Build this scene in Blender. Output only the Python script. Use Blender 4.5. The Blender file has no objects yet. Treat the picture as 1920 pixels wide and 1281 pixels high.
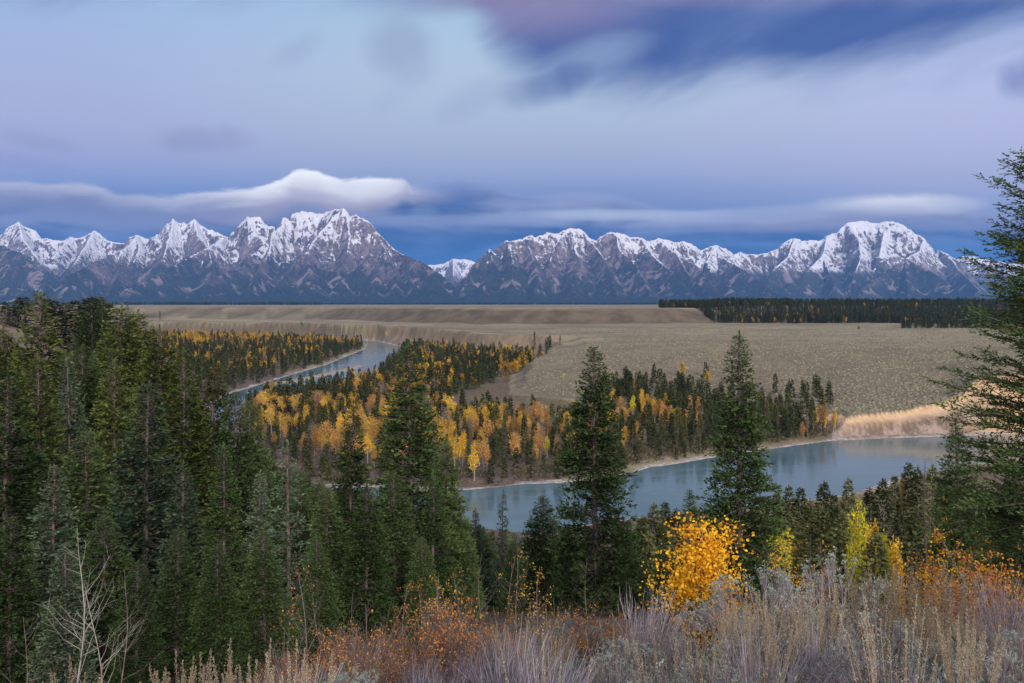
import bpy, math, random
import numpy as np
rng = np.random.default_rng(7)
F = 1400.0; CX = 960.0; HY = 570.0; HC = 60.0          # focal length, centre, horizon (photo pixels) and eye height above the river
C = bpy.context.scene.collection
scene = bpy.context.scene

# ------------------------------------------------------------------ helpers
def P(px, py, z=0.0):
    Y = (HC - z) * F / (py - HY); return ((px - CX) / F * Y, Y)
def lin(r, g, b):
    f = lambda c: (c/12.92 if c <= .04045 else ((c+.055)/1.055)**2.4)
    return (f(r/255), f(g/255), f(b/255), 1.0)
_perm = np.random.default_rng(3).permutation(4096).astype(np.int64)
_gx = np.cos(np.arange(4096)*2.399963); _gy = np.sin(np.arange(4096)*2.399963)
def noise(x, y, seed=0):
    x = np.asarray(x, float)+seed*17.31; y = np.asarray(y, float)+seed*9.77
    xi = np.floor(x).astype(np.int64); yi = np.floor(y).astype(np.int64)
    xf = x-xi; yf = y-yi
    u = xf*xf*xf*(xf*(xf*6-15)+10); v = yf*yf*yf*(yf*(yf*6-15)+10)
    def g(ix, iy, dx, dy):
        h = _perm[(_perm[ix & 4095]+iy) & 4095]
        return _gx[h]*dx+_gy[h]*dy
    a = g(xi, yi, xf, yf); b = g(xi+1, yi, xf-1, yf); c = g(xi, yi+1, xf, yf-1); d = g(xi+1, yi+1, xf-1, yf-1)
    return (a+(b-a)*u + ((c+(d-c)*u)-(a+(b-a)*u))*v)*1.5
def fbm(x, y, o=4, seed=0):
    s = 0; a = 1; t = 0
    for i in range(o):
        s = s+a*noise(x*2**i, y*2**i, seed+i); t += a; a *= .5
    return s/t
def ridged(x, y, o=4, seed=0):
    s = 0; a = 1; t = 0
    for i in range(o):
        s = s+a*(1-np.abs(noise(x*2**i, y*2**i, seed+i))*2); t += a; a *= .55
    return s/t
def sst(a, b, x):
    t = np.clip((x-a)/(b-a), 0, 1); return t*t*(3-2*t)
def seg_dist(X, Y, pts, closed=False):
    d = np.full(np.shape(X), 1e18); n = len(pts)
    for i in range(n if closed else n-1):
        ax, ay = pts[i]; bx, by = pts[(i+1) % n]; vx, vy = bx-ax, by-ay
        t = np.clip(((X-ax)*vx+(Y-ay)*vy)/(vx*vx+vy*vy+1e-9), 0, 1)
        d = np.minimum(d, (X-ax-t*vx)**2+(Y-ay-t*vy)**2)
    return np.sqrt(d)
def inside(X, Y, pts):
    r = np.zeros(np.shape(X), bool); n = len(pts)
    for i in range(n):
        ax, ay = pts[i]; bx, by = pts[(i+1) % n]
        if ay == by: continue
        c = ((ay > Y) != (by > Y)) & (X < (bx-ax)*(Y-ay)/(by-ay)+ax)
        r ^= c
    return r
def sdist(X, Y, pts):            # negative inside
    d = seg_dist(X, Y, pts, True); return np.where(inside(X, Y, pts), -d, d)

def mk(name, V, faces, mat, parent=None, attrs=None, smooth=False, link=True, mats=None, mi=None):
    """faces: list of (n,k) int arrays"""
    if not isinstance(faces, list): faces = [faces]
    me = bpy.data.meshes.new(name)
    V = np.asarray(V, np.float32)
    me.vertices.add(len(V)); me.vertices.foreach_set('co', V.ravel())
    loops = np.concatenate([f.ravel() for f in faces]).astype(np.int32)
    cnt = np.concatenate([np.full(len(f), f.shape[1]) for f in faces]).astype(np.int32)
    me.loops.add(len(loops)); me.loops.foreach_set('vertex_index', loops)
    me.polygons.add(len(cnt)); st = np.zeros(len(cnt), np.int32); st[1:] = np.cumsum(cnt)[:-1]
    me.polygons.foreach_set('loop_start', st)
    for m in (mats or [mat]): me.materials.append(m)
    if mi is not None: me.polygons.foreach_set('material_index', mi.astype(np.int32))
    if smooth: me.polygons.foreach_set('use_smooth', np.ones(len(cnt), bool))
    me.update(calc_edges=True)
    for k, a in (attrs or {}).items():
        at = me.attributes.new(k, 'FLOAT', 'POINT'); at.data.foreach_set('value', np.asarray(a, np.float32))
    o = bpy.data.objects.new(name, me)
    if link: C.objects.link(o)
    if parent: o.parent = parent
    return o
def tag(o, label=None, cat=None, group=None, kind=None):
    if label: o['label'] = label
    if cat: o['category'] = cat
    if group: o['group'] = group
    if kind: o['kind'] = kind
    return o
def empty(name, loc=(0, 0, 0)):
    o = bpy.data.objects.new(name, None); o.location = loc; o.empty_display_size = .2; C.objects.link(o); return o

def nrm(v): return v/(np.linalg.norm(v, axis=-1, keepdims=True)+1e-12)
def prisms(A, B, RA, RB, n=4):
    A = np.asarray(A, float); B = np.asarray(B, float); m = len(A)
    RA = np.broadcast_to(RA, m).astype(float); RB = np.broadcast_to(RB, m).astype(float)
    d = nrm(B-A); ref = np.where(np.abs(d[:, 2:3]) > .9, [[1., 0, 0]], [[0, 0, 1.]])
    u = nrm(np.cross(d, ref)); w = np.cross(d, u)
    ang = np.arange(n)*2*math.pi/n; c = np.cos(ang)[None, :, None]; s = np.sin(ang)[None, :, None]
    ring = u[:, None, :]*c+w[:, None, :]*s
    V = np.concatenate([A[:, None, :]+ring*RA[:, None, None], B[:, None, :]+ring*RB[:, None, None]], 1).reshape(-1, 3)
    i = np.arange(n); j = (i+1) % n
    f = np.stack([i, j, j+n, i+n], 1)
    Fc = (f[None]+(np.arange(m)*2*n)[:, None, None]).reshape(-1, 4)
    return V, Fc
def chain(pts, rad, n=8):
    """one smooth tapered tube along pts"""
    pts = np.asarray(pts, float); m = len(pts); rad = np.asarray(rad, float)
    d = nrm(np.gradient(pts, axis=0)); ref = np.array([[0, 1., 0.1]])
    u = nrm(np.cross(d, np.repeat(ref, m, 0))); w = np.cross(d, u)
    ang = np.arange(n)*2*math.pi/n
    V = pts[:, None]+(u[:, None]*np.cos(ang)[None, :, None]+w[:, None]*np.sin(ang)[None, :, None])*rad[:, None, None]
    V = V.reshape(-1, 3); i = np.arange(n); j = (i+1) % n
    f = np.stack([i, j, j+n, i+n], 1); Fc = (f[None]+(np.arange(m-1)*n)[:, None, None]).reshape(-1, 4)
    return V, Fc
def blades(Pp, D, N, L, W, mid=.45, ends=0.0):
    """diamond blades; Pp base, D direction, N normal"""
    D = nrm(D); S = nrm(np.cross(D, N)); L = np.broadcast_to(L, len(Pp))[:, None]; W = np.broadcast_to(W, len(Pp))[:, None]
    a = Pp; b = Pp+D*L*mid+S*W*.5; c = Pp+D*L; e = Pp+D*L*mid-S*W*.5
    V = np.stack([a, b, c, e], 1).reshape(-1, 3)
    return V, np.arange(len(V)).reshape(-1, 4)
def hexes(Pp, D, N, L, W):
    D = nrm(D); S = nrm(np.cross(D, N)); L = np.broadcast_to(L, len(Pp))[:, None]; W = np.broadcast_to(W, len(Pp))[:, None]
    pts = [Pp, Pp+D*L*.25+S*W*.48, Pp+D*L*.65+S*W*.42, Pp+D*L, Pp+D*L*.65-S*W*.42, Pp+D*L*.25-S*W*.48]
    V = np.stack(pts, 1).reshape(-1, 3); return V, np.arange(len(V)).reshape(-1, 6)
def join(parts):
    Vs = []; Fs = {}; o = 0
    for V, Fc in parts:
        Vs.append(V); Fs.setdefault(Fc.shape[1], []).append(Fc+o); o += len(V)
    return np.concatenate(Vs), [np.concatenate(v) for v in Fs.values()]
def rdir(n, r, zs=1.0):
    v = r.normal(size=(n, 3)); v[:, 2] *= zs; return nrm(v)

# ------------------------------------------------------------------ node helpers
class E:
    nt = None
    def __init__(s, sock): s.s = sock
    @staticmethod
    def m(op, *a, clamp=False):
        n = E.nt.nodes.new('ShaderNodeMath'); n.operation = op; n.use_clamp = clamp
        for i, x in enumerate(a):
            if isinstance(x, E): E.nt.links.new(x.s, n.inputs[i])
            else: n.inputs[i].default_value = float(x)
        return E(n.outputs[0])
    def __add__(s, o): return E.m('ADD', s, o)
    __radd__ = __add__
    def __sub__(s, o): return E.m('SUBTRACT', s, o)
    def __rsub__(s, o): return E.m('SUBTRACT', o, s)
    def __mul__(s, o): return E.m('MULTIPLY', s, o)
    __rmul__ = __mul__
    def __truediv__(s, o): return E.m('DIVIDE', s, o)
    def sat(s): return E.m('ADD', s, 0, clamp=True)
def nst(a, b, x):
    n = E.nt.nodes.new('ShaderNodeMapRange'); n.interpolation_type = 'SMOOTHSTEP'
    n.inputs['From Min'].default_value = a; n.inputs['From Max'].default_value = b
    E.nt.links.new(x.s, n.inputs['Value']); return E(n.outputs['Result'])
def ncomb(x, y, z=0.0):
    n = E.nt.nodes.new('ShaderNodeCombineXYZ')
    for i, v in enumerate((x, y, z)):
        if isinstance(v, E): E.nt.links.new(v.s, n.inputs[i])
        else: n.inputs[i].default_value = v
    return n.outputs[0]
def nnoise(vec, scale=1.0, detail=4, rough=.55, dist=0.0, typ='FBM'):
    n = E.nt.nodes.new('ShaderNodeTexNoise'); n.noise_type = typ
    n.inputs['Scale'].default_value = scale; n.inputs['Detail'].default_value = detail
    n.inputs['Roughness'].default_value = rough; n.inputs['Distortion'].default_value = dist
    if vec is not None: E.nt.links.new(vec, n.inputs['Vector'])
    return E(n.outputs['Fac'])
def nvor(vec, scale=1.0, feat='F1', out='Distance'):
    n = E.nt.nodes.new('ShaderNodeTexVoronoi'); n.feature = feat; n.inputs['Scale'].default_value = scale
    E.nt.links.new(vec, n.inputs['Vector']); return n.outputs[out]
def nmix(f, a, b):
    n = E.nt.nodes.new('ShaderNodeMix'); n.data_type = 'RGBA'
    if isinstance(f, E): E.nt.links.new(f.s, n.inputs['Factor'])
    else: n.inputs['Factor'].default_value = f
    for k, v in ((6, a), (7, b)):
        if isinstance(v, tuple): n.inputs[k].default_value = v
        else: E.nt.links.new(v, n.inputs[k])
    return n.outputs[2]
def ncurve(x, pts, x0, x1, y0, y1):
    """piecewise curve of x through pts"""
    n = E.nt.nodes.new('ShaderNodeFloatCurve'); cu = n.mapping.curves[0]
    q = [((a-x0)/(x1-x0), (b-y0)/(y1-y0)) for a, b in pts]
    cu.points[0].location = q[0]; cu.points[1].location = q[-1]
    for a in q[1:-1]: cu.points.new(*a)
    n.mapping.extend = 'HORIZONTAL'; n.mapping.update()
    xx = (x-x0)*(1.0/(x1-x0)); E.nt.links.new(xx.s, n.inputs['Value'])
    return E(n.outputs[0])*(y1-y0)+y0
def nattr(name):
    n = E.nt.nodes.new('ShaderNodeAttribute'); n.attribute_name = name; return E(n.outputs['Fac'])
def newmat(name):
    m = bpy.data.materials.new(name); m.use_nodes = True; nt = m.node_tree; E.nt = nt
    b = nt.nodes['Principled BSDF']; b.inputs['Roughness'].default_value = .85
    b.inputs['Specular IOR Level'].default_value = .2
    return m, nt, b
def scol(c, k=1.0): return (c[0]*k, c[1]*k, c[2]*k, 1.0)

def foliage(name, c1, c2, c3=None, trans=.25, rough=.75, var=.35, p3=.06):
    """c1..c2 mixed by the tint attribute; every plant gets its own shift"""
    m, nt, b = newmat(name)
    t = nattr('tint')
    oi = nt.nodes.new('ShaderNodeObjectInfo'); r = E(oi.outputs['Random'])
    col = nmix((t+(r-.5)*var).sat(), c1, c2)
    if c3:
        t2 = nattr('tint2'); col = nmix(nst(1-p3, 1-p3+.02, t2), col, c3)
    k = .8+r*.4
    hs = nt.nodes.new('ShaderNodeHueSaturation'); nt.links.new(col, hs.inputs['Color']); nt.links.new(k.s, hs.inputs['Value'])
    nt.links.new(hs.outputs[0], b.inputs['Base Color']); b.inputs['Roughness'].default_value = rough; b.inputs['Specular IOR Level'].default_value = .04
    if trans > 0:
        tr = nt.nodes.new('ShaderNodeBsdfTranslucent'); nt.links.new(hs.outputs[0], tr.inputs['Color'])
        mx = nt.nodes.new('ShaderNodeMixShader'); mx.inputs[0].default_value = trans
        nt.links.new(b.outputs[0], mx.inputs[1]); nt.links.new(tr.outputs[0], mx.inputs[2])
        nt.links.new(mx.outputs[0], nt.nodes['Material Output'].inputs['Surface'])
    return m
def bark(name, c1, c2, scale=(14, 14, 3)):
    m, nt, b = newmat(name)
    tc = nt.nodes.new('ShaderNodeTexCoord'); mp = nt.nodes.new('ShaderNodeMapping'); mp.inputs['Scale'].default_value = scale
    nt.links.new(tc.outputs['Object'], mp.inputs['Vector'])
    nz = nnoise(mp.outputs[0], 1, 5, .7); col = nmix(nst(.35, .65, nz), c1, c2)
    nt.links.new(col, b.inputs['Base Color'])
    bp = nt.nodes.new('ShaderNodeBump'); bp.inputs['Strength'].default_value = .6; bp.inputs['Distance'].default_value = .03
    nt.links.new(nz.s, bp.inputs['Height']); nt.links.new(bp.outputs[0], b.inputs['Normal'])
    return m

# ------------------------------------------------------------------ terrain definition
inner = [(752, 650), (742, 668), (700, 704), (600, 726), (505, 737), (455, 762), (440, 800), (480, 860), (560, 903), (600, 915), (700, 914), (800, 922),
         (870, 920), (980, 909), (1060, 905), (1130, 900), (1180, 888), (1220, 877), (1260, 872), (1340, 858), (1460, 840), (1560, 827), (1640, 823), (1765, 819), (1920, 814), (2400, 806), (3400, 800)]
outer = [(560, 640.5), (640, 642), (690, 644), (684, 655), (652, 668), (610, 685), (550, 702), (470, 727), (425, 740), (388, 775), (380, 830), (430, 905), (560, 965), (750, 1005),
         (960, 1008), (1150, 975), (1260, 962), (1450, 945), (1600, 925), (1680, 896), (1800, 875), (2400, 855), (3400, 845)]
RIV = [P(*p) for p in inner] + [P(*p) for p in outer[::-1]] + [P(600, 636.5), P(700, 638.5)]
BARS = [([P(545, 716), P(610, 702), P(640, 695), P(672, 687)], 9.0), ([P(500, 722), P(560, 713)], 5.0)]
T1 = [(9000, 343), (1500, 352)] + [P(*p) for p in inner[:-3][::-1] if p[0] >= 1560] + [P(1540, 811), P(1480, 800), P(1300, 782), P(1100, 767), P(940, 748),
      (-5, 600), (22, 700), (14, 820), (-45, 868), (-130, 1028), (-205, 1165), (-345, 1285), (-560, 1365), (-740, 1400), (-1500, 1500), (-6000, 1800), (-6000, 60000), (9000, 60000)]
T2 = [(-9000, 2100), (-825, 1760), (-600, 1700), (-420, 1640), (-300, 1500), (-151, 1330), (-52, 1222), (100, 1205), (250, 1210), (340, 1235), (560, 1215), (740, 1225), (1200, 1260),
      (9000, 1500), (30000, 60000), (-30000, 60000)]
HILL = [(-3.5, -1), (-1, 1.5), (1.5, 2.6), (4, 3.0), (9, 2.2), (30, -2), (80, -14), (200, -60), (500, -600), (-900, -600), (-1100, 900), (-420, 560), (-300, 470), (-262, 440), (-268, 390), (-222, 290),
        (-190, 230), (-125, 120), (-64, 16), (-14, -9)]
PEN = [(-150, 3000), P(752, 650)] + [P(*p) for p in inner] + [(9000, 343), (9000, 3000)]
T1Y = [330, 345, 370, 400, 450, 500, 560, 620, 700, 850, 1200]
T1T = [(-2000, [26]*11), (760, [26]*11), (900, [2, 2, 2, 2, 2.2, 5, 11, 17, 22.5, 25, 27]), (940, [2, 2, 2, 2, 2.4, 5, 11, 17, 22, 25, 27]),
       (1100, [2, 2, 2, 2, 5, 10, 17, 22, 25, 26, 28]), (1300, [2, 2, 2, 3, 8.5, 14, 20, 24, 26, 27, 28.5]), (1480, [2, 2.5, 5, 8, 13.5, 18, 22.5, 25, 26, 27, 28.5]),
       (1590, [8, 9.3, 11, 13, 17, 20.5, 23.5, 25.5, 26.5, 27, 28.5]), (1700, [9.5, 11, 12, 14, 18, 21, 24, 26, 26.5, 27, 28.5]),
       (1780, [13, 15.5, 15, 17, 20, 22.5, 24.5, 26, 26.5, 27, 28.5]), (1830, [23, 25, 23, 23.5, 24.5, 25, 25.5, 26, 26.5, 27, 28.5]),
       (1870, [25, 26.5, 26.5, 26.5, 26.5, 26.5, 26.5, 26.5, 27, 27, 28.5]), (3500, [26.5]*9+[27, 28.5])]
_u = np.array([t[0] for t in T1T], float); _tab = np.array([t[1] for t in T1T], float)
def t1surf(X, Y):
    u = CX+F*X/np.maximum(Y, 1.0); ui = np.clip(np.interp(u, _u, np.arange(len(_u))), 0, len(_u)-1.001)
    yi = np.clip(np.interp(Y, T1Y, np.arange(len(T1Y))), 0, len(T1Y)-1.001)
    a = ui.astype(int); b = yi.astype(int); fa = ui-a; fb = yi-b
    return (_tab[a, b]*(1-fa)*(1-fb)+_tab[a+1, b]*fa*(1-fb)+_tab[a, b+1]*(1-fa)*fb+_tab[a+1, b+1]*fa*fb)
def Hgt(X, Y, full=False):
    X = np.asarray(X, float); Y = np.asarray(Y, float)
    n1 = fbm(X/60, Y/60, 4, 1); n2 = fbm(X/9, Y/9, 3, 5)
    rd = sdist(X, Y, RIV)
    z = 1.6+n1*.7
    d1 = -sdist(X, Y, T1)+n1*4*sst(5, 30, rd)
    ts = t1surf(X, Y)+n1*.8*sst(400, 700, Y)
    # soft swales of the sage bench
    ts = ts+sst(360, 520, Y)*(fbm(X/140, Y/140, 3, 11)*2.6-1.2*ridged(X/220+.3, Y/110, 2, 12)*sst(0, 80, d1))
    gul = ridged(X/11, Y/15, 4, 21)
    gen = 1-.6*sst(130, 50, X)*sst(455, 500, Y)*sst(880, 800, Y)*(X > -200)
    prof = gen*np.interp(d1, [0, 3, 9, 13, 15, 17, 20, 30], [0, .5, 5.2, 9.2, 13.5, 20, 27, 45])+ridged(X/16, Y/22, 2, 21)*np.where(X > 100, 1.6, .7)*sst(3, 10, d1)
    z = np.maximum(z, np.where(d1 > 0, 1.6+np.minimum(ts-1.6, prof), -9))
    # upper terrace
    d2 = -sdist(X, Y, T2)
    top2 = 53+fbm(X/500, Y/500, 3, 31)*1.2*sst(1300, 4000, Y)+(3.0+fbm(X/130, Y/160, 3, 37)*6)*sst(1300, 1380, CX+F*X/np.maximum(Y, 1.0))*sst(1230, 1400, Y)*sst(2600, 1900, Y)
    u = CX+F*X/np.maximum(Y, 1.0); wdt = np.interp(u, [1200, 1330, 1500], [62, 70, 330])
    wdt = wdt*(1+.25*fbm(X/130, Y/130, 3, 33))
    r2 = sst(0, 1, d2/wdt)
    z = np.where(d2 > 0, z+(top2-z)*r2 - gul*2.0*r2*(1-r2)*4*.6, z)
    z = z+46*np.exp(-((X-2300)/900)**2-((Y-3900)/900)**2)*sst(300, 900, d2)
    # near hill
    sd = sdist(X, Y, HILL)
    hp = np.interp(sd+n1*3*sst(15, 50, sd), [0, 2, 4, 6, 10, 25, 48, 75, 100, 125, 150, 195, 215], [58.2, 57.6, 56.75, 55.7, 53.6, 47.2, 39, 25.5, 13, 5.5, 2.4, 1.2, -20])
    hp = np.where(inside(X, Y, PEN), -20, hp)
    far = sst(250, 330, Y)*(X < -100)
    hp2 = np.interp(sd, [-30, 0, 6, 25, 60, 90, 120], [58.4, 57.6, 55, 44, 22, 4, -20])+gul*1.2*sst(0, 20, sd)
    hp = hp+(hp2-hp)*far
    hp = np.where(inside(X, Y, PEN), -20, hp)
    hp = hp+n2*.25*sst(10, 30, sd)+n1*1.2*sst(20, 60, sd)
    z = np.maximum(z, hp)
    # channel
    bed = np.interp(rd, [-12, -3, 0, 2.5, 6, 12], [-2.2, -1.1, -.05, .35, 1.0, 60])
    z = np.minimum(z, bed + n2*.15)
    bar = np.zeros_like(X)
    for pl, w in BARS:
        d = seg_dist(X, Y, pl); b = sst(w, 0, d+n2*2); bar = np.maximum(bar, b)
    z = np.where(bar > .02, np.maximum(z, -1+2.0*bar), z)
    if full: return z, rd, d1, d2, sd, bar, ts
    return z
def gz(x, y): return float(Hgt(np.array([x]), np.array([y]))[0])
def at(px, Y):           # ground point under photo column px at depth Y
    x = (px-CX)/F*Y; return (x, Y, gz(x, Y))

# ------------------------------------------------------------------ ground mesh (polar sheet)
th = np.concatenate([np.linspace(-180, -46, 60), np.linspace(-45, -36.5, 40), np.linspace(-36.3, 36.3, 760), np.linspace(36.5, 45, 40), np.linspace(46, 180, 60)[:-1]])
rr = np.concatenate([[.05], np.geomspace(.5, 12, 60), np.geomspace(12.3, 180, 130), np.geomspace(182, 560, 260), np.geomspace(562, 1700, 220), np.geomspace(1720, 9000, 50), [12000, 20000, 40000, 70000]])
TH, RR = np.meshgrid(np.radians(th), rr)
GX = RR*np.sin(TH); GY = RR*np.cos(TH)
GZ, rd, d1, d2, sdh, bar, ts = Hgt(GX, GY, True)
nr, nc = GX.shape
i, j = np.meshgrid(np.arange(nr-1), np.arange(nc), indexing='ij'); j2 = (j+1) % nc
fc = np.stack([i*nc+j, i*nc+j2, (i+1)*nc+j2, (i+1)*nc+j], -1).reshape(-1, 4)[:, ::-1]
GU = CX+F*GX/np.maximum(GY, 1)
cliff = sst(2, 6, d1)*(1-sst(.4, 1.6, GZ-ts+1.8))*sst(345, 0, 0*GX)
onface = (d1 > 1.5) & (ts-GZ > .7) & (d2 < 0)
a_bank = onface*1.0*((GX > 120) & (GY < 420))
a_bluff = onface*1.0*((GY > 780) & (GX < 60))*sst(-300, -190, GX)
a_talus = a_bank*sst(.75, .42, (GZ-1.2)/np.maximum(ts-1.2, .5))*sst(1900, 1780, GU)
a_gravel = np.maximum(sst(4.2, 2.2, rd+1.0+fbm(GX/22, GY/22, 2, 41)*5)*(GZ < 2.2), (bar > .05)*1.0)
fl = (GZ < 3.4)*(d1 < 4)*1.0
a_fl = np.maximum(fl*sst(4, 10, rd), (d2 > -4)*(GU > 1325)*(GY < 2300)*(GY > 900)*.9)
a_bluff = np.maximum(a_bluff, (GX < -110)*(GY > 230)*(GY < 700)*(sdh > -1)*(sdh < 60)*(GZ > 15)*.8)
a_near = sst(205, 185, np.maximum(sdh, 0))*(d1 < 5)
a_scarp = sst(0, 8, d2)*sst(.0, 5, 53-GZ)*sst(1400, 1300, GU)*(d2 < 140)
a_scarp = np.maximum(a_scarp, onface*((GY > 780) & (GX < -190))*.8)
a_bench = sst(760, 520, GY)*(d1 > 8)*(GY > 330)
a_bar = (bar > .55)*1.0

M = {}
# ground material
m, nt, b = newmat('ground_soil'); M['ground'] = m
geo = nt.nodes.new('ShaderNodeNewGeometry'); pos = geo.outputs['Position']
big = nnoise(pos, .006, 5, .6); med = nnoise(pos, .035, 5, .6); fine = nnoise(pos, .5, 4, .65)
mp = nt.nodes.new('ShaderNodeMapping'); mp.inputs['Scale'].default_value = (.0035, .02, 0); nt.links.new(pos, mp.inputs['Vector'])
bands = nnoise(mp.outputs[0], 1, 5, .6)
v = E(nvor(pos, .62)); spk = nst(.12, .62, v)
vb = E(nvor(pos, .16)); spk2 = nst(.1, .6, vb)
sage = nmix(nst(.35, .65, big), (.29, .24, .140, 1), (.215, .190, .115, 1))
sage = nmix(nst(.47, .58, bands)*.85, sage, (.150, .112, .075, 1))
sage = nmix(nst(.52, .66, med)*.45, sage, (.145, .135, .090, 1))
sage = nmix(nattr('a_bench')*(.60+nst(.4, .6, med)*.4), sage, (.130, .100, .066, 1))
drain = nst(.44, .5, nnoise(pos, .011, 4, .5, 1.2))*nst(.56, .5, nnoise(pos, .011, 4, .5, 1.2))
sage = nmix(drain*.55, sage, (.12, .11, .06, 1))
sage = nmix(spk*nst(.3, .6, fine)*.5, sage, (.105, .095, .066, 1))
sage = nmix((1-spk2)*.12, sage, (.32, .29, .19, 1))
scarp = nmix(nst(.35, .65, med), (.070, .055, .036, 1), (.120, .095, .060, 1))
floor = nmix(nst(.4, .65, fine), (.085, .060, .040, 1), (.14, .105, .06, 1))
floor = nmix(nst(.5, .62, med)*.6, floor, (.12, .13, .04, 1))
grav = nmix(nst(.4, .6, fine), (.22, .185, .165, 1), (.40, .35, .32, 1))
talus = nmix(nst(.38, .58, nnoise(pos, .12, 6, .75)), (.33, .255, .205, 1), (.14, .102, .078, 1))
talus = nmix(nst(.62, .68, nnoise(pos, .8, 3, .6))*.8, talus, (.07, .06, .045, 1))
mp2 = nt.nodes.new('ShaderNodeMapping'); mp2.inputs['Scale'].default_value = (.10, .10, .045); nt.links.new(pos, mp2.inputs['Vector'])
bank = nmix(nst(.3, .7, nnoise(pos, .35, 5, .7)), (.58, .40, .23, 1), (.43, .295, .17, 1))
bank = nmix(nst(.55, .75, nnoise(pos, .16, 4, .6))*.6, bank, (.28, .195, .125, 1))
bluff = nmix(nst(.35, .65, nnoise(mp2.outputs[0], .6, 4, .6)), (.235, .18, .12, 1), (.15, .115, .075, 1))
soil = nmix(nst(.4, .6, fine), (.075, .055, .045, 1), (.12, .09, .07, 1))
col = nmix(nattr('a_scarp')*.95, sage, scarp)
col = nmix(nattr('a_floor'), col, floor)
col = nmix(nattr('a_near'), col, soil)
col = nmix(nattr('a_bluff'), col, bluff)
col = nmix(nattr('a_bank'), col, bank)
col = nmix(nattr('a_talus'), col, talus)
col = nmix(nattr('a_gravel'), col, grav)
col = nmix(nattr('a_bar'), col, (.25, .19, .12, 1))
nt.links.new(col, b.inputs['Base Color']); b.inputs['Roughness'].default_value = .95
bp = nt.nodes.new('ShaderNodeBump'); bp.inputs['Strength'].default_value = .8; bp.inputs['Distance'].default_value = .6
hh = (1-v)*.8+fine*.6; nt.links.new(hh.s, bp.inputs['Height']); nt.links.new(bp.outputs[0], b.inputs['Normal'])
g = mk('ground', np.stack([GX, GY, GZ], -1).reshape(-1, 3), fc, m, smooth=True,
       attrs=dict(a_scarp=a_scarp.ravel(), a_floor=a_fl.ravel(), a_near=a_near.ravel(), a_bluff=a_bluff.ravel(), a_bank=a_bank.ravel(), a_talus=a_talus.ravel(), a_gravel=a_gravel.ravel(), a_bar=a_bar.ravel(), a_bench=a_bench.ravel()))
tag(g, kind='structure')

# ------------------------------------------------------------------ water
m, nt, b = newmat('river_water')
geo = nt.nodes.new('ShaderNodeNewGeometry'); pos = geo.outputs['Position']
mp = nt.nodes.new('ShaderNodeMapping'); mp.inputs['Scale'].default_value = (.02, .05, 1); mp.inputs['Rotation'].default_value = (0, 0, .12); nt.links.new(pos, mp.inputs['Vector'])
st = nnoise(mp.outputs[0], 1, 5, .6, .6)
col = nmix(nst(.35, .65, st), (.055, .10, .105, 1), (.085, .135, .15, 1)); nt.links.new(col, b.inputs['Base Color'])
b.inputs['Specular IOR Level'].default_value = .5; b.inputs['IOR'].default_value = 1.33
rg = .09+nst(.3, .7, st)*.10; nt.links.new(rg.s, b.inputs['Roughness'])
bp = nt.nodes.new('ShaderNodeBump'); bp.inputs['Strength'].default_value = .15; bp.inputs['Distance'].default_value = .25
w = nnoise(pos, .35, 4, .6)+st*2; nt.links.new(w.s, bp.inputs['Height']); nt.links.new(bp.outputs[0], b.inputs['Normal'])
xs = np.linspace(-900, 2600, 8); ys = np.linspace(120, 1500, 8); AX, AY = np.meshgrid(xs, ys)
i, j = np.meshgrid(np.arange(7), np.arange(7), indexing='ij'); q = i*8+j
wf = np.stack([q, q+1, q+9, q+8], -1).reshape(-1, 4)
tag(mk('river_water', np.stack([AX, AY, AX*0], -1).reshape(-1, 3), wf, m), kind='structure')

# ------------------------------------------------------------------ mountains
def R3(pts):   # photo column, photo row, depth km -> world
    out = []
    for px, py, d in pts:
        Y = d*1000; out.append(((px-CX)/F*Y, Y, HC+(HY-py)/F*Y))
    return out
def sky_depth(pts, d): return [(x, y, float(np.interp(x, d[0], d[1]))) for x, y in pts]
SL = [(-700, 500), (-500, 470), (-300, 450), (-200, 425), (-130, 440), (-60, 446), (0, 440), (15, 427), (35, 416), (50, 427), (65, 431), (72, 443), (85, 447), (107, 450), (117, 452), (133, 444), (145, 447), (162, 440), (175, 432), (185, 436), (200, 450),
      (217, 454), (237, 456), (244, 444), (257, 440), (272, 447), (282, 447), (297, 439), (310, 422), (325, 409), (336, 419), (345, 415), (352, 420), (365, 410), (375, 420), (390, 430), (410, 437),
      (425, 444), (440, 432), (455, 415), (465, 406), (487, 407), (495, 417), (505, 425), (517, 425), (532, 407), (540, 410), (550, 400), (570, 396), (602, 400), (612, 397)]
SM = [(612, 397), (630, 392), (645, 390), (650, 400), (655, 407), (667, 402), (680, 410), (692, 415), (700, 425), (705, 435), (715, 442), (725, 455), (740, 467), (757, 477), (782, 487), (802, 497), (830, 517), (852, 537), (880, 558)]
SB = [(700, 500), (790, 491), (802, 496), (830, 495), (850, 485), (870, 485), (890, 491), (920, 500), (980, 505)]
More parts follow.
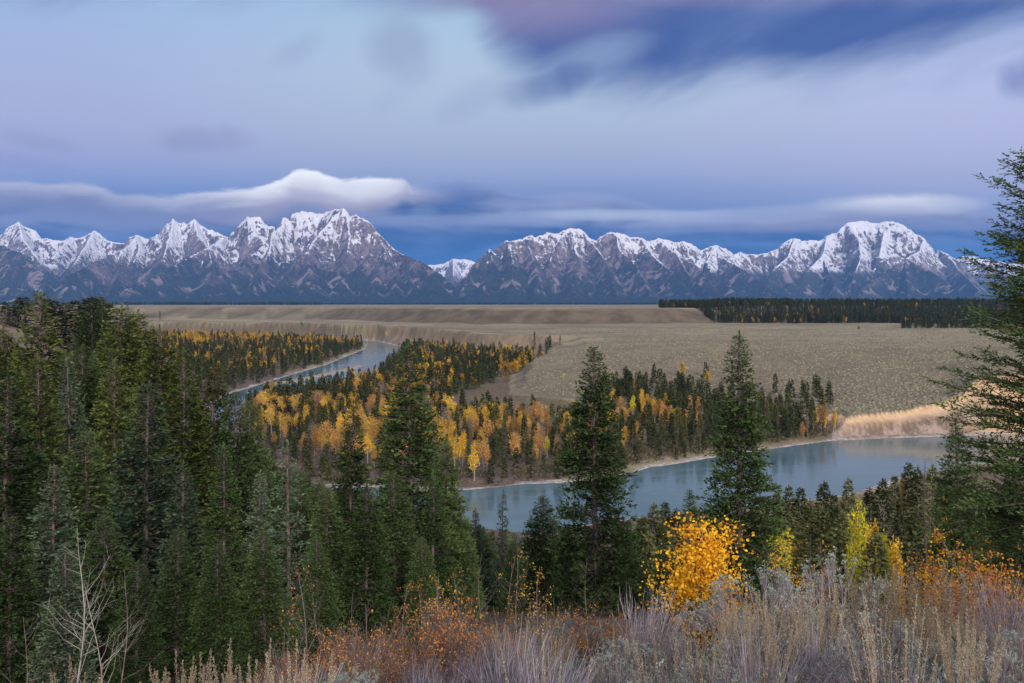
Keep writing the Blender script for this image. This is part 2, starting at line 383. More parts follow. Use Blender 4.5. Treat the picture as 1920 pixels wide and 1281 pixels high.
SR = [(860, 555), (878, 520), (897, 486), (906, 480), (918, 466), (925, 474), (936, 460), (951, 450), (957, 453), (972, 448), (984, 446), (998, 441), (1005, 445), (1026, 436), (1043, 438), (1054, 434), (1068, 427), (1085, 428), (1096, 435), (1107, 446),
      (1119, 452), (1124, 446), (1138, 436), (1155, 435), (1169, 439), (1183, 445), (1202, 445), (1217, 452), (1234, 447), (1254, 449), (1268, 455), (1282, 452), (1296, 456), (1313, 469), (1324, 465), (1342, 459), (1360, 466), (1375, 476), (1389, 473), (1400, 477), (1422, 476), (1439, 474), (1456, 467), (1467, 457),
      (1477, 450), (1490, 445), (1504, 452), (1521, 449), (1535, 453), (1552, 441), (1571, 436), (1577, 427), (1588, 418), (1616, 413), (1633, 417), (1644, 418), (1664, 415), (1684, 417), (1698, 424), (1712, 435), (1732, 446), (1737, 456), (1760, 469), (1779, 477), (1793, 486)]
SX = [(1793, 486), (1802, 480), (1819, 479), (1836, 481), (1858, 486), (1886, 491), (1920, 494), (2000, 500), (2150, 520), (2350, 530), (2700, 545)]
RG = [R3(sky_depth(SL, ([-700, 200, 300, 612], [12.5, 13.4, 12.8, 12.6]))), R3(sky_depth(SM, ([612, 645, 740, 880], [12.3, 11.8, 11.1, 9.6]))),
      R3([(x, y, 17.0) for x, y in SB]), R3(sky_depth(SR, ([860, 920, 1090, 1300, 1400, 1480, 1620, 1793], [10.2, 11.2, 12.0, 12.6, 13.6, 13.6, 14.0, 13.2]))), R3([(x, y, 15.5) for x, y in SX])]
SPURS = [[(-100, 430, 11.3), (-60, 442, 11), (0, 459, 10.6), (40, 475, 10.2), (62, 500, 9.9), (110, 530, 9.5), (150, 550, 9.1)], [(-60, 442, 11), (-40, 500, 10), (-20, 550, 9.2)], [(-200, 425, 12.3), (-240, 500, 10.5), (-260, 555, 9.2)], [(-500, 470, 12.3), (-480, 555, 9.3)],
         [(35, 416, 13.1), (45, 450, 12.4), (70, 485, 11.7)], [(175, 432, 13.3), (160, 460, 12.7), (135, 500, 11.6), (118, 524, 10.9)], [(133, 444, 13.3), (100, 480, 12.4)],
         [(257, 440, 12.9), (240, 462, 12.1), (230, 467, 11.6), (195, 480, 10.9), (160, 500, 10.2), (112, 527, 9.5), (60, 548, 9.1)], [(230, 467, 11.6), (225, 510, 10.5), (200, 555, 9.3)],
         [(325, 409, 12.8), (320, 440, 12.2), (312, 465, 11.6), (298, 500, 10.6)], [(425, 444, 12.7), (390, 464, 11.3), (330, 495, 10.5), (270, 528, 9.8), (200, 556, 9.1)], [(365, 410, 12.8), (372, 440, 12.1), (390, 464, 11.3), (400, 510, 10.3), (380, 555, 9.3)],
         [(257, 440, 12.9), (262, 465, 12), (250, 490, 11.2)], [(465, 406, 12.6), (480, 440, 12.1), (500, 457, 11.4), (440, 500, 10.4), (390, 532, 9.7), (330, 560, 9.1)], [(540, 410, 12.4), (510, 440, 11.9), (505, 470, 11.1), (480, 520, 10.1), (460, 560, 9.2)],
         [(640, 391, 11.9), (600, 435, 11.4), (585, 455, 11.1), (577, 470, 10.8), (580, 505, 10.2), (572, 540, 9.6), (568, 566, 9.1)], [(577, 470, 10.8), (545, 505, 10.2), (515, 545, 9.5), (500, 565, 9.1)],
         [(648, 396, 11.8), (655, 440, 11.3), (650, 480, 10.8), (635, 500, 10.5)], [(700, 425, 11.5), (712, 450, 11.2), (722, 467, 10.9), (714, 500, 10.3), (700, 535, 9.7), (705, 566, 9.1)], [(722, 467, 10.9), (680, 495, 10.5), (640, 525, 10), (610, 562, 9.2)],
         [(757, 477, 11.0), (765, 520, 10.2), (780, 560, 9.2)], [(802, 497, 10.6), (830, 540, 9.7), (840, 562, 9.2)], [(722, 467, 10.9), (740, 510, 10.1), (745, 560, 9.2)],
         [(918, 466, 11.2), (925, 500, 10.7), (908, 530, 10.1), (900, 563, 9.4)], [(951, 450, 11.4), (962, 490, 10.8), (960, 530, 10), (950, 563, 9.3)], [(984, 446, 11.6), (1000, 485, 11), (1008, 525, 10.2), (1000, 564, 9.3)],
         [(1068, 427, 11.9), (1040, 460, 11.5), (1030, 490, 11.1)], [(1093, 433, 12), (1076, 462, 11.6), (1090, 495, 11), (1075, 530, 10.3), (1060, 564, 9.4)], [(1093, 433, 12), (1118, 465, 11.6), (1136, 490, 11.1), (1150, 530, 10.2), (1160, 565, 9.4)],
         [(1155, 435, 12.2), (1160, 465, 11.7), (1195, 500, 11), (1210, 535, 10.2), (1230, 565, 9.4)], [(1202, 445, 12.3), (1225, 480, 11.7), (1275, 525, 10.6), (1300, 563, 9.6)],
         [(1234, 447, 12.4), (1268, 474, 11.9), (1330, 515, 10.9), (1392, 556, 9.9)], [(1268, 474, 11.9), (1290, 515, 11), (1340, 560, 9.8)], [(1342, 459, 13), (1348, 480, 12.6), (1380, 495, 12.1), (1447, 545, 10.8), (1480, 562, 10.4)], [(1342, 459, 13), (1325, 490, 12.3)],
         [(1490, 445, 13.6), (1478, 480, 12.9), (1450, 505, 12.3), (1440, 525, 11.8)], [(1552, 441, 13.8), (1542, 480, 13), (1505, 515, 12), (1462, 552, 11)], [(1542, 480, 13), (1560, 520, 12), (1570, 560, 10.8)],
         [(1588, 418, 13.9), (1610, 445, 13.4), (1615, 480, 12.7), (1600, 520, 11.8)], [(1664, 415, 14), (1655, 450, 13.3), (1650, 475, 12.8)], [(1698, 484, 11.6), (1660, 508, 11.2), (1620, 538, 10.7), (1595, 560, 10.3)],
         [(1732, 446, 13.6), (1725, 470, 12.7), (1698, 484, 11.6), (1700, 520, 11), (1705, 563, 10.1)], [(1698, 484, 11.6), (1740, 505, 11.2), (1790, 540, 10.6), (1815, 562, 10.2)], [(1779, 477, 13.4), (1800, 510, 12.3), (1840, 550, 11)],
         [(1886, 491, 15.5), (1880, 540, 13)], [(2000, 500, 15.5), (1960, 545, 13)], [(2150, 520, 15.5), (2200, 556, 12.5)], [(850, 485, 17), (850, 520, 15.5), (868, 548, 13.5)]]
RG += [R3(s) for s in SPURS]
PAD = 5
mu = np.arange(-760, 2760, 1.7); mY = np.concatenate([np.linspace(8600, 14600, 330), np.linspace(14650, 18500, 50)])
MU, MY = np.meshgrid(mu, mY); MX = (MU-CX)/F*MY
base = 56+np.clip((MY-9000)*.03, 0, 300)
best = np.full(MX.shape, -1e9); bd = np.zeros(MX.shape); bs = np.zeros(MX.shape)
w1 = fbm(MX/900, MY/900, 4, 51); w2 = fbm(MX/260, MY/260, 4, 55)
s0 = 0.0
for k, pl in enumerate(RG):
    slope_k = 1.12+.18*math.sin(k*2.1); 
    for a, c in zip(pl[:-1], pl[1:]):
        vx, vy = c[0]-a[0], c[1]-a[1]; L2 = vx*vx+vy*vy; L = math.sqrt(L2)
        r = 3200
        x0, x1 = min(a[0], c[0])-r, max(a[0], c[0])+r; y0, y1 = min(a[1], c[1])-r, max(a[1], c[1])+r
        i0, i1 = np.searchsorted(mY, [y0, y1]); 
        u0 = CX+F*x0/(8600 if x0 < 0 else 18500); u1 = CX+F*x1/(8600 if x1 > 0 else 18500)
        j0, j1 = np.searchsorted(mu, [u0, u1])
        if i1 <= i0 or j1 <= j0: s0 += L; continue
        sl = (slice(i0, i1), slice(j0, j1)); X = MX[sl]; Y = MY[sl]
        t = np.clip(((X-a[0])*vx+(Y-a[1])*vy)/L2, 0, 1)
        d = np.hypot(X-a[0]-t*vx, Y-a[1]-t*vy)
        zr = a[2]+(c[2]-a[2])*t
        z = zr-(slope_k*(1+.35*w1[sl])*d)*(1-.18*sst(500, 2200, d))
        up = z > best[sl]
        best[sl] = np.where(up, z, best[sl]); bd[sl] = np.where(up, d, bd[sl]); bs[sl] = np.where(up, s0+t*L+k*777, bs[sl])
    	
        s0 += L
near0 = sst(0, 260, bd)
ampl = np.clip((best-base)/900, 0, 1)
gl = noise(bs/150+w2*.8, bd/1500, 61); gl2 = noise(bs/62+w2*1.2, bd/700, 62)
best = best-(np.abs(gl)*190+np.abs(gl2)*90)*near0*ampl
best = best+((ridged(MX/420, MY/420, 5, 71)-.75)*170*near0+fbm(MX/120, MY/120, 4, 75)*80*(.25+.75*near0))*ampl
rag = fbm(MU/6.0, MY*0+3.3, 3, 77)*22*(1-near0)*ampl
best = best+rag
k = 60.0
MZ = np.where(best-base > 400, best, k*np.logaddexp(best/k, base/k))
MZ = np.where(mY[:, None] < 8700, 40, MZ)
lap = (np.roll(MZ, 3, 0)+np.roll(MZ, -3, 0)+np.roll(MZ, 4, 1)+np.roll(MZ, -4, 1)-4*MZ)/60.0
nr, nc = MX.shape
i, j = np.meshgrid(np.arange(nr-1), np.arange(nc-1), indexing='ij')
fc = np.stack([i*nc+j, i*nc+j+1, (i+1)*nc+j+1, (i+1)*nc+j], -1).reshape(-1, 4)
m, nt, b = newmat('mountain_rock_and_snow')
geo = nt.nodes.new('ShaderNodeNewGeometry'); pos = geo.outputs['Position']; sp = nt.nodes.new('ShaderNodeSeparateXYZ'); nt.links.new(pos, sp.inputs[0])
sn = nt.nodes.new('ShaderNodeSeparateXYZ'); nt.links.new(geo.outputs['Normal'], sn.inputs[0])
Z = E(sp.outputs[2]); NX = E(sn.outputs[0]); NZ = E(sn.outputs[2]); cav = nattr('cav')
nb = nnoise(pos, .0011, 6, .62, .3); nf = nnoise(pos, .006, 7, .68, .6); nff = nnoise(pos, .02, 5, .7)
mp = nt.nodes.new('ShaderNodeMapping'); mp.inputs['Scale'].default_value = (.010, .010, .0035); nt.links.new(pos, mp.inputs['Vector'])
ns = nnoise(mp.outputs[0], 1, 6, .7, .8)
YY = E(sp.outputs[1])
snowv = (Z-930)*(1/300.0)+E.m('MINIMUM', (YY-11500)*.0013, .9)+(nb-.5)*3.6+NX*1.5+(NZ-.73)*6.5+(cav.sat()*.8)+(ns-.5)*7.5+(nf-.5)*6+(nff-.5)*7.5-.15
snow = nst(-.05, .4, snowv)*nst(560, 700, Z+(nb-.5)*250)
dust = nst(-1.6, 1.2, snowv+(nff-.5)*2.5)*.35
rock = nmix(nst(.40, .60, nf), (.085, .062, .07, 1), (.25, .185, .18, 1))
rock = nmix(nst(.5, .66, nff)*.6, rock, (.42, .32, .30, 1))
vegv = (700-Z)*(1/330.0)+(nb-.5)*8.0+(nf-.5)*9.0+(nff-.5)*5+(NZ-.7)*2.5+.1
veg = nst(-.1, .35, vegv)
tal = nst(.54, .60, nnoise(pos, .0035, 7, .68, .8))*nst(120, 240, Z)
forest = nmix(nst(.4, .6, nff), (.012, .022, .022, 1), (.028, .042, .034, 1))
aspen = nst(.665, .70, nnoise(pos, .004, 5, .6, .5))*nst(420, 250, Z)
forest = nmix(aspen*.8, forest, (.38, .25, .10, 1))
low = nst(330, 170, Z+(nf-.5)*500+(nb-.5)*300)
col = nmix(dust, rock, (.6, .6, .64, 1))
col = nmix(veg*.92, col, forest)
col = nmix(low, col, forest)
col = nmix(tal*.8, col, (.33, .25, .25, 1))
col = nmix(snow, col, (.84, .84, .88, 1))
nt.links.new(col, b.inputs['Base Color']); b.inputs['Roughness'].default_value = .9
bp = nt.nodes.new('ShaderNodeBump'); bp.inputs['Strength'].default_value = 1.0; bp.inputs['Distance'].default_value = 110
bh = ns*.7+nff*.45; nt.links.new(bh.s, bp.inputs['Height']); nt.links.new(bp.outputs[0], b.inputs['Normal'])
tag(mk('mountain_range', np.stack([MX, MY, MZ], -1).reshape(-1, 3), fc, m, smooth=True, attrs=dict(cav=lap.ravel())), kind='structure')
# ------------------------------------------------------------------ plant materials
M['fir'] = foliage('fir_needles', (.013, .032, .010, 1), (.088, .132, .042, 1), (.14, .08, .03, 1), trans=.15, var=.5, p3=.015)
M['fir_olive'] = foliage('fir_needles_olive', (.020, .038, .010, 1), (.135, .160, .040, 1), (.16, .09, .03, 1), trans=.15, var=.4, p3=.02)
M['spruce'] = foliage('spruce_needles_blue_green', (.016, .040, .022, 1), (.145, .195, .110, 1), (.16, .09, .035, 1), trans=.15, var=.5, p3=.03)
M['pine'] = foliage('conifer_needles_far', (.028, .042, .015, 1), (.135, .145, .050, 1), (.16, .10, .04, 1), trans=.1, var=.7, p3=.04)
M['rust'] = foliage('rusty_needles', (.10, .06, .03, 1), (.34, .19, .07, 1), trans=.15)
M['gold'] = foliage('golden_leaves', (.46, .27, .025, 1), (.84, .57, .065, 1), (.66, .30, .02, 1), trans=.3, var=.6, p3=.1)
M['amber'] = foliage('amber_aspen_leaves', (.54, .27, .014, 1), (.90, .53, .03, 1), (.50, .17, .015, 1), trans=.3, var=.2, p3=.15)
M['lime'] = foliage('yellow_green_leaves', (.30, .27, .02, 1), (.66, .60, .03, 1), trans=.3)
M['peach'] = foliage('faded_amber_leaves', (.34, .19, .055, 1), (.62, .36, .11, 1), trans=.3, var=.6)
M['greyleaf'] = foliage('bare_grey_twigs', (.17, .13, .11, 1), (.30, .23, .19, 1), trans=.05, var=.6)
M['orange'] = foliage('orange_leaves', (.36, .13, .025, 1), (.62, .29, .05, 1), (.36, .07, .035, 1), trans=.25, var=.7, p3=.15)
M['sage'] = foliage('sage_leaves', (.12, .145, .12, 1), (.34, .39, .32, 1), trans=.1, var=.5)
M['stalk'] = foliage('seed_stalks', (.22, .17, .11, 1), (.46, .38, .26, 1), trans=.15, var=.5)
M['lilac'] = foliage('dry_lilac_stems', (.12, .10, .115, 1), (.37, .33, .36, 1), trans=0, var=.5)
M['grass'] = foliage('dry_grass', (.12, .10, .095, 1), (.32, .275, .25, 1), (.16, .17, .09, 1), trans=.15, p3=.25)
M['shrub'] = foliage('bench_sagebrush', (.080, .074, .045, 1), (.215, .195, .125, 1), trans=0, var=0)
M['bark'] = bark('grey_bark', (.075, .058, .050, 1), (.21, .17, .15, 1))
M['palebark'] = bark('pale_aspen_bark', (.30, .27, .22, 1), (.52, .49, .42, 1))
M['twig'] = bark('brown_twigs', (.12, .09, .075, 1), (.26, .205, .18, 1))
M['sagewood'] = bark('grey_sage_wood', (.17, .14, .15, 1), (.36, .31, .33, 1))

# ------------------------------------------------------------------ plant shapes
def conifer_data(r, H, R, base=.08, spacing=.27, nb=7, tw=.13, bl=.27, bw=.115, rise=.25, droop=.35, power=.8, ragged=.35, pend=.0, sides=8, dead=8, bend=.15, asym=None, kper=2.1, spray=.46):
    z0 = base*H; zs = []
    z = z0
    while z < H*.985:
        zs.append(z); z += spacing*(1-.5*z/H)*r.uniform(.7, 1.3)
    zs = np.repeat(np.array(zs), nb)
    zs = zs+r.uniform(-.5, .5, len(zs))*spacing; zs = np.clip(zs, z0*.8, H*.985)
    n = len(zs); t = (H-zs)/(H-z0)
    az = r.uniform(0, 2*math.pi, n)
    lump = .5+.5*np.sin(az*2+zs*1.1+r.uniform(0, 6))*np.sin(zs*.9+1.3)
    Lb = R*np.clip(t, 0, 1)**power*(1-.30*np.clip(t-.75, 0, 1)/.25*.8)*(1-ragged*r.random(n)**1.3)*(.8+.3*lump)+.10+.07*R*np.clip(t*12, .3, 1)
    if asym is not None: Lb = Lb*(1+asym*np.cos(az))
    keep = r.random(n) > .12*t
    zs, az, Lb, t = zs[keep], az[keep], Lb[keep], t[keep]; n = len(zs)
    bd_ = np.stack([np.cos(az), np.sin(az), np.zeros(n)], 1)
    ru = rise*(1.6-1.9*t)+r.normal(0, .10, n); dr = droop*(.35+.65*t)
    bx = bend*np.array([math.sin(1.7), math.cos(1.7), 0])
    def trunk_at(z): return np.outer(np.sin(z/H*2.6)*1.0, bx)
    B0 = trunk_at(zs); B0[:, 2] = zs
    def bp(s, idx):     # point on branch
        L = Lb[idx]; return B0[idx]+bd_[idx]*(s*L)[:, None]+np.stack([0*s, 0*s, L*(ru[idx]*s-dr[idx]*s*s+.42*dr[idx]*s**3.5)], 1)
    # limbs
    wood = []
    k = np.arange(n); 
    q = [bp(np.full(n, s), k) for s in (0, .4, .85)]
    rb = .012+.011*Lb
    wood.append(prisms(q[0], q[1], rb, rb*.6, 3)); wood.append(prisms(q[1], q[2], rb*.6, rb*.15, 3))
    # twigs
    nt_ = np.maximum(5, (Lb/tw).astype(int)); idx = np.repeat(k, nt_); off = np.concatenate([np.arange(a) for a in nt_])
    s = (off+r.random(len(off)))/nt_[idx]; s = .12+.9*s**.85
    side = np.where(r.random(len(s)) < .5, 1., -1.)
    tl = spray*Lb[idx]*np.clip(1.12-s, .05, 1)**.7*r.uniform(.5, 1.1, len(s))*np.clip(.35+s*1.6, 0, 1)+.10
    P0 = bp(np.minimum(s, 1.0), idx)
    sd = np.stack([-bd_[idx][:, 1], bd_[idx][:, 0], 0*s], 1)*side[:, None]
    a = np.radians(r.uniform(25, 70, len(s)))
    td = bd_[idx]*np.cos(a)[:, None]+sd*np.sin(a)[:, None]
    td[:, 2] += r.normal(.02, .22, len(s))-pend*r.random(len(s))+.18*s
    td = nrm(td)
    nbl = np.maximum(1, np.round(tl/bl*kper).astype(int)); j = np.repeat(np.arange(len(s)), nbl)
    f = (np.concatenate([np.arange(c) for c in nbl])+r.random(len(j)))/nbl[j]
    Pn = P0[j]+td[j]*(tl[j]*f)[:, None]*.95
    Dn = td[j]+rdir(len(j), r)*.55; Nn = np.array([[0, 0, 1.]])+rdir(len(j), r)*.9
    sc = r.uniform(.6, 1.25, len(j))*np.clip(Lb[idx][j]/(R*.3), .62, 1)
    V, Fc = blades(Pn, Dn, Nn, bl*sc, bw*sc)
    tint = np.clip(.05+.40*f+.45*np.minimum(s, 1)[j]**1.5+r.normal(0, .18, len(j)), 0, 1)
    # leader tuft
    m = 14; zl = r.uniform(.93*H, H, m); tr = trunk_at(zl); tr[:, 2] = zl
    V2, F2 = blades(tr, rdir(m, r)*.4+np.array([[0, 0, 1.]]), rdir(m, r), min(bl, .45), min(bw, .16))
    V, Fc = join([(V, Fc), (V2, F2)])
    tint = np.concatenate([tint, np.full(m, .8)])
    t2 = r.random(len(tint))
    # trunk
    tz = np.linspace(-.8, H*.97, 14); tp = trunk_at(np.maximum(tz, 0)); tp[:, 2] = tz
    rad = .011*H*(1-np.clip(tz/H, 0, 1))**.85+.018
    T = chain(tp, rad, sides)
    # dead lower twigs
    if dead:
        zd = r.uniform(.03*H, max(base*H*1.3, .3*H), dead); ad = r.uniform(0, 6.28, dead); Ld = r.uniform(.3, .75, dead)*R*.7
        A = trunk_at(zd); A[:, 2] = zd; D = np.stack([np.cos(ad), np.sin(ad), r.uniform(-.25, .25, dead)], 1)
        mid = A+D*Ld[:, None]*.55; wood.append(prisms(A, mid, .016, .010, 3)); wood.append(prisms(mid, mid+(D+rdir(dead, r)*.4)*Ld[:, None]*.5, .010, .003, 3))
    return T, join(wood), (V, Fc, np.repeat(tint, 4), np.repeat(t2, 4))
class Proto: pass
def proto_conifer(seed, mat, H, R, **kw):
    r = np.random.default_rng(seed); T, Wd, (V, Fc, t, t2) = conifer_data(r, H, R, **kw)
    p = Proto(); p.H = H; p.R = R; p.parts = []
    o = mk('trunk', T[0], T[1], M['bark'], smooth=True, link=False); p.parts.append(('trunk', o.data))
    if kw.get('sides', 8) > 5:
        o = mk('branches', Wd[0], Wd[1], M['bark'], link=False); p.parts.append(('branches', o.data))
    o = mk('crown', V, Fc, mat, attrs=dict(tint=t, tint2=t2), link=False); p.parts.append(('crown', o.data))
    p.crown = (V, Fc, t, t2); return p
def place(name, proto, loc, H, label, cat, group=None, rz=0.0, wide=1.0, crown_mat=None, tilt=(0, 0)):
    e = empty(name, loc); s = H/proto.H; e.scale = (s*wide, s*wide, s); e.rotation_euler = (tilt[0], tilt[1], rz)
    tag(e, label, cat, group)
    for nm, me in proto.parts:
        o = bpy.data.objects.new(nm, me); C.objects.link(o); o.parent = e
    return e
def broadleaf_data(r, H, R, base=.25, lobes=6, n=1400, leaf=.35, tall=1.6, fill=.5, hexa=False, twigs=30):
    cs = []; 
    for i in range(lobes):
        tz = (i+.5)/lobes; a = r.uniform(0, 6.28); rad = R*(.35+.3*math.sin(tz*math.pi))*r.uniform(.5, 1)
        cs.append((math.cos(a)*rad*(1-.6*tz), math.sin(a)*rad*(1-.6*tz), H*(base+(1-base)*(.12+.80*tz)), R*r.uniform(.42, .68)*(1-.45*abs(tz-.4))))
    cs.append((0, 0, H*(base+.45*(1-base)), R*.7))
    cs = np.array(cs); w = cs[:, 3]**2; ci = r.choice(len(cs), n, p=w/w.sum())
    d = rdir(n, r); rr_ = (fill+(1-fill)*r.random(n))
    rv = cs[ci, 3]; tz_ = np.minimum(tall*rv, (H-cs[ci, 2])*.98)
    Pn = np.stack([cs[ci, 0]+d[:, 0]*rr_*rv, cs[ci, 1]+d[:, 1]*rr_*rv, cs[ci, 2]+d[:, 2]*rr_*np.where(d[:, 2] > 0, tz_, tall*rv)], 1)
    Pn[:, 2] = np.maximum(Pn[:, 2], base*H*.8)
    ok = np.sin(Pn[:, 0]*3.1/R+Pn[:, 2]*2.3/R)*np.sin(Pn[:, 1]*2.9/R-Pn[:, 2]*1.9/R+1)*.5+r.random(n) > .1
    Pn = Pn[ok]; n = len(Pn); sc = r.uniform(.55, 1.25, n)
    V, Fc = (hexes if hexa else blades)(Pn, rdir(n, r), rdir(n, r), leaf*sc, leaf*sc*.8)
    k = Fc.shape[1]
    tint = np.clip(.5+.25*np.sin(ci[ok]*2.4)+r.normal(0, .2, n), 0, 1)
    # wood
    tz = np.linspace(-.5, H*.9, 9); tp = np.stack([np.sin(tz/H*3)*.05*R, np.cos(tz/H*2.2)*.05*R, tz], 1)
    T = chain(tp, .012*H*(1-np.clip(tz/H, 0, 1))**.9+.012, 6)
    tc_ = cs[r.integers(0, len(cs), twigs)]; hz = tc_[:, 2]-R*r.uniform(.6, 1.4, twigs); hz = np.clip(hz, .1*H, .8*H)
    A = np.stack([np.interp(hz, tz, tp[:, 0]), np.interp(hz, tz, tp[:, 1]), hz], 1); Bp = tc_[:, :3]+rdir(twigs, r)*tc_[:, 3:4]*.9
    Wd = prisms(A, Bp, .0035*H, .001*H, 3)
    return T, Wd, (V, Fc, np.repeat(tint, k), np.repeat(r.random(n), k))
def proto_broad(seed, leafmat, woodmat, H, R, limbs=True, **kw):
    r = np.random.default_rng(seed); T, Wd, (V, Fc, t, t2) = broadleaf_data(r, H, R, **kw)
    p = Proto(); p.H = H; p.R = R; TW = join([T, Wd]) if not limbs else None
    if limbs:
        p.parts = [('trunk', mk('trunk', T[0], T[1], woodmat, smooth=True, link=False).data), ('branches', mk('branches', Wd[0], Wd[1], woodmat, link=False).data)]
    else: p.parts = [('trunk', mk('trunk', TW[0], TW[1], woodmat, link=False).data)]
    p.parts.append(('crown', mk('crown', V, Fc, leafmat, attrs=dict(tint=t, tint2=t2), link=False).data)); p.crown = (V, Fc, t, t2); return p

# near conifers (dense sprays), mid conifers
NEAR = {}
for k, (mat, R, kw) in dict(
    fir=('fir', 3.4, dict(rise=.3, droop=.30, power=.92)), fir2=('fir', 3.1, dict(rise=.35, droop=.35, power=1.0, ragged=.5, base=.10)), fir3=('fir', 3.3, dict(rise=.15, droop=.30, power=.85, ragged=.55, base=.05)),
    olive=('fir_olive', 3.3, dict(rise=.45, droop=.25, power=.78, base=.1)), olive2=('fir_olive', 3.1, dict(rise=.35, droop=.3, power=.95, ragged=.45, base=.15)),
    spruce=('spruce', 2.8, dict(rise=.2, droop=.30, power=1.0, base=.05)), spruce2=('spruce', 3.1, dict(rise=.3, droop=.38, power=1.0, ragged=.5, base=.12)),
    thin=('spruce', 2.3, dict(rise=.15, droop=.3, power=.9, ragged=.6, spacing=.5, nb=5, base=.02))).items():
    NEAR[k] = proto_conifer(100+len(NEAR), M[mat], 15.0, R, **kw)
MID = [proto_conifer(200+i, M['pine'], 16.0, Rm, spacing=.62, nb=7, tw=.40, bl=.72, bw=.34, sides=5, dead=0, base=bs_, power=pw, rise=.2, droop=.4, kper=1.7, spray=.38) for i, (Rm, bs_, pw) in enumerate([(2.2, .05, .95), (2.6, .03, .9), (1.9, .10, .85), (2.3, .14, .85), (2.1, .06, 1.1)])]
MIDRUST = proto_conifer(230, M['rust'], 16.0, 1.8, spacing=.9, nb=6, tw=.5, bl=.8, bw=.3, sides=5, dead=0, rise=.2, droop=.35, kper=1.4, spray=.36)
FAR = [proto_conifer(240+i, M['pine'], 16.0, Rm, spacing=1.15, nb=5, tw=1.1, bl=1.25, bw=.62, sides=4, dead=0, base=.04, power=pw, rise=.1, droop=.35, kper=1.2, spray=.3) for i, (Rm, pw) in enumerate([(2.0, .9), (1.7, .8), (2.3, 1.0)])]
BRD = {}
for k, lm, wm in (('gold', 'gold', 'palebark'), ('peach', 'peach', 'twig'), ('grey', 'greyleaf', 'twig'), ('lime', 'lime', 'palebark')):
    BRD[k] = [proto_broad(300+i*7+len(BRD), M[lm], M[wm], 13.0, Rb, limbs=False, n=1000 if k != 'grey' else 900, leaf=.42 if k != 'grey' else .26, tall=tl_, lobes=lb, base=bs_) for i, (Rb, tl_, lb, bs_) in enumerate([(2.9, 1.3, 6, .30), (2.1, 1.7, 6, .22), (3.6, 1.0, 8, .38)])]
FARB = [proto_broad(350+i, M['gold'], M['palebark'], 13.0, 2.6, limbs=False, n=130, leaf=1.3, tall=1.7, lobes=5, base=.15, twigs=3) for i in range(3)]

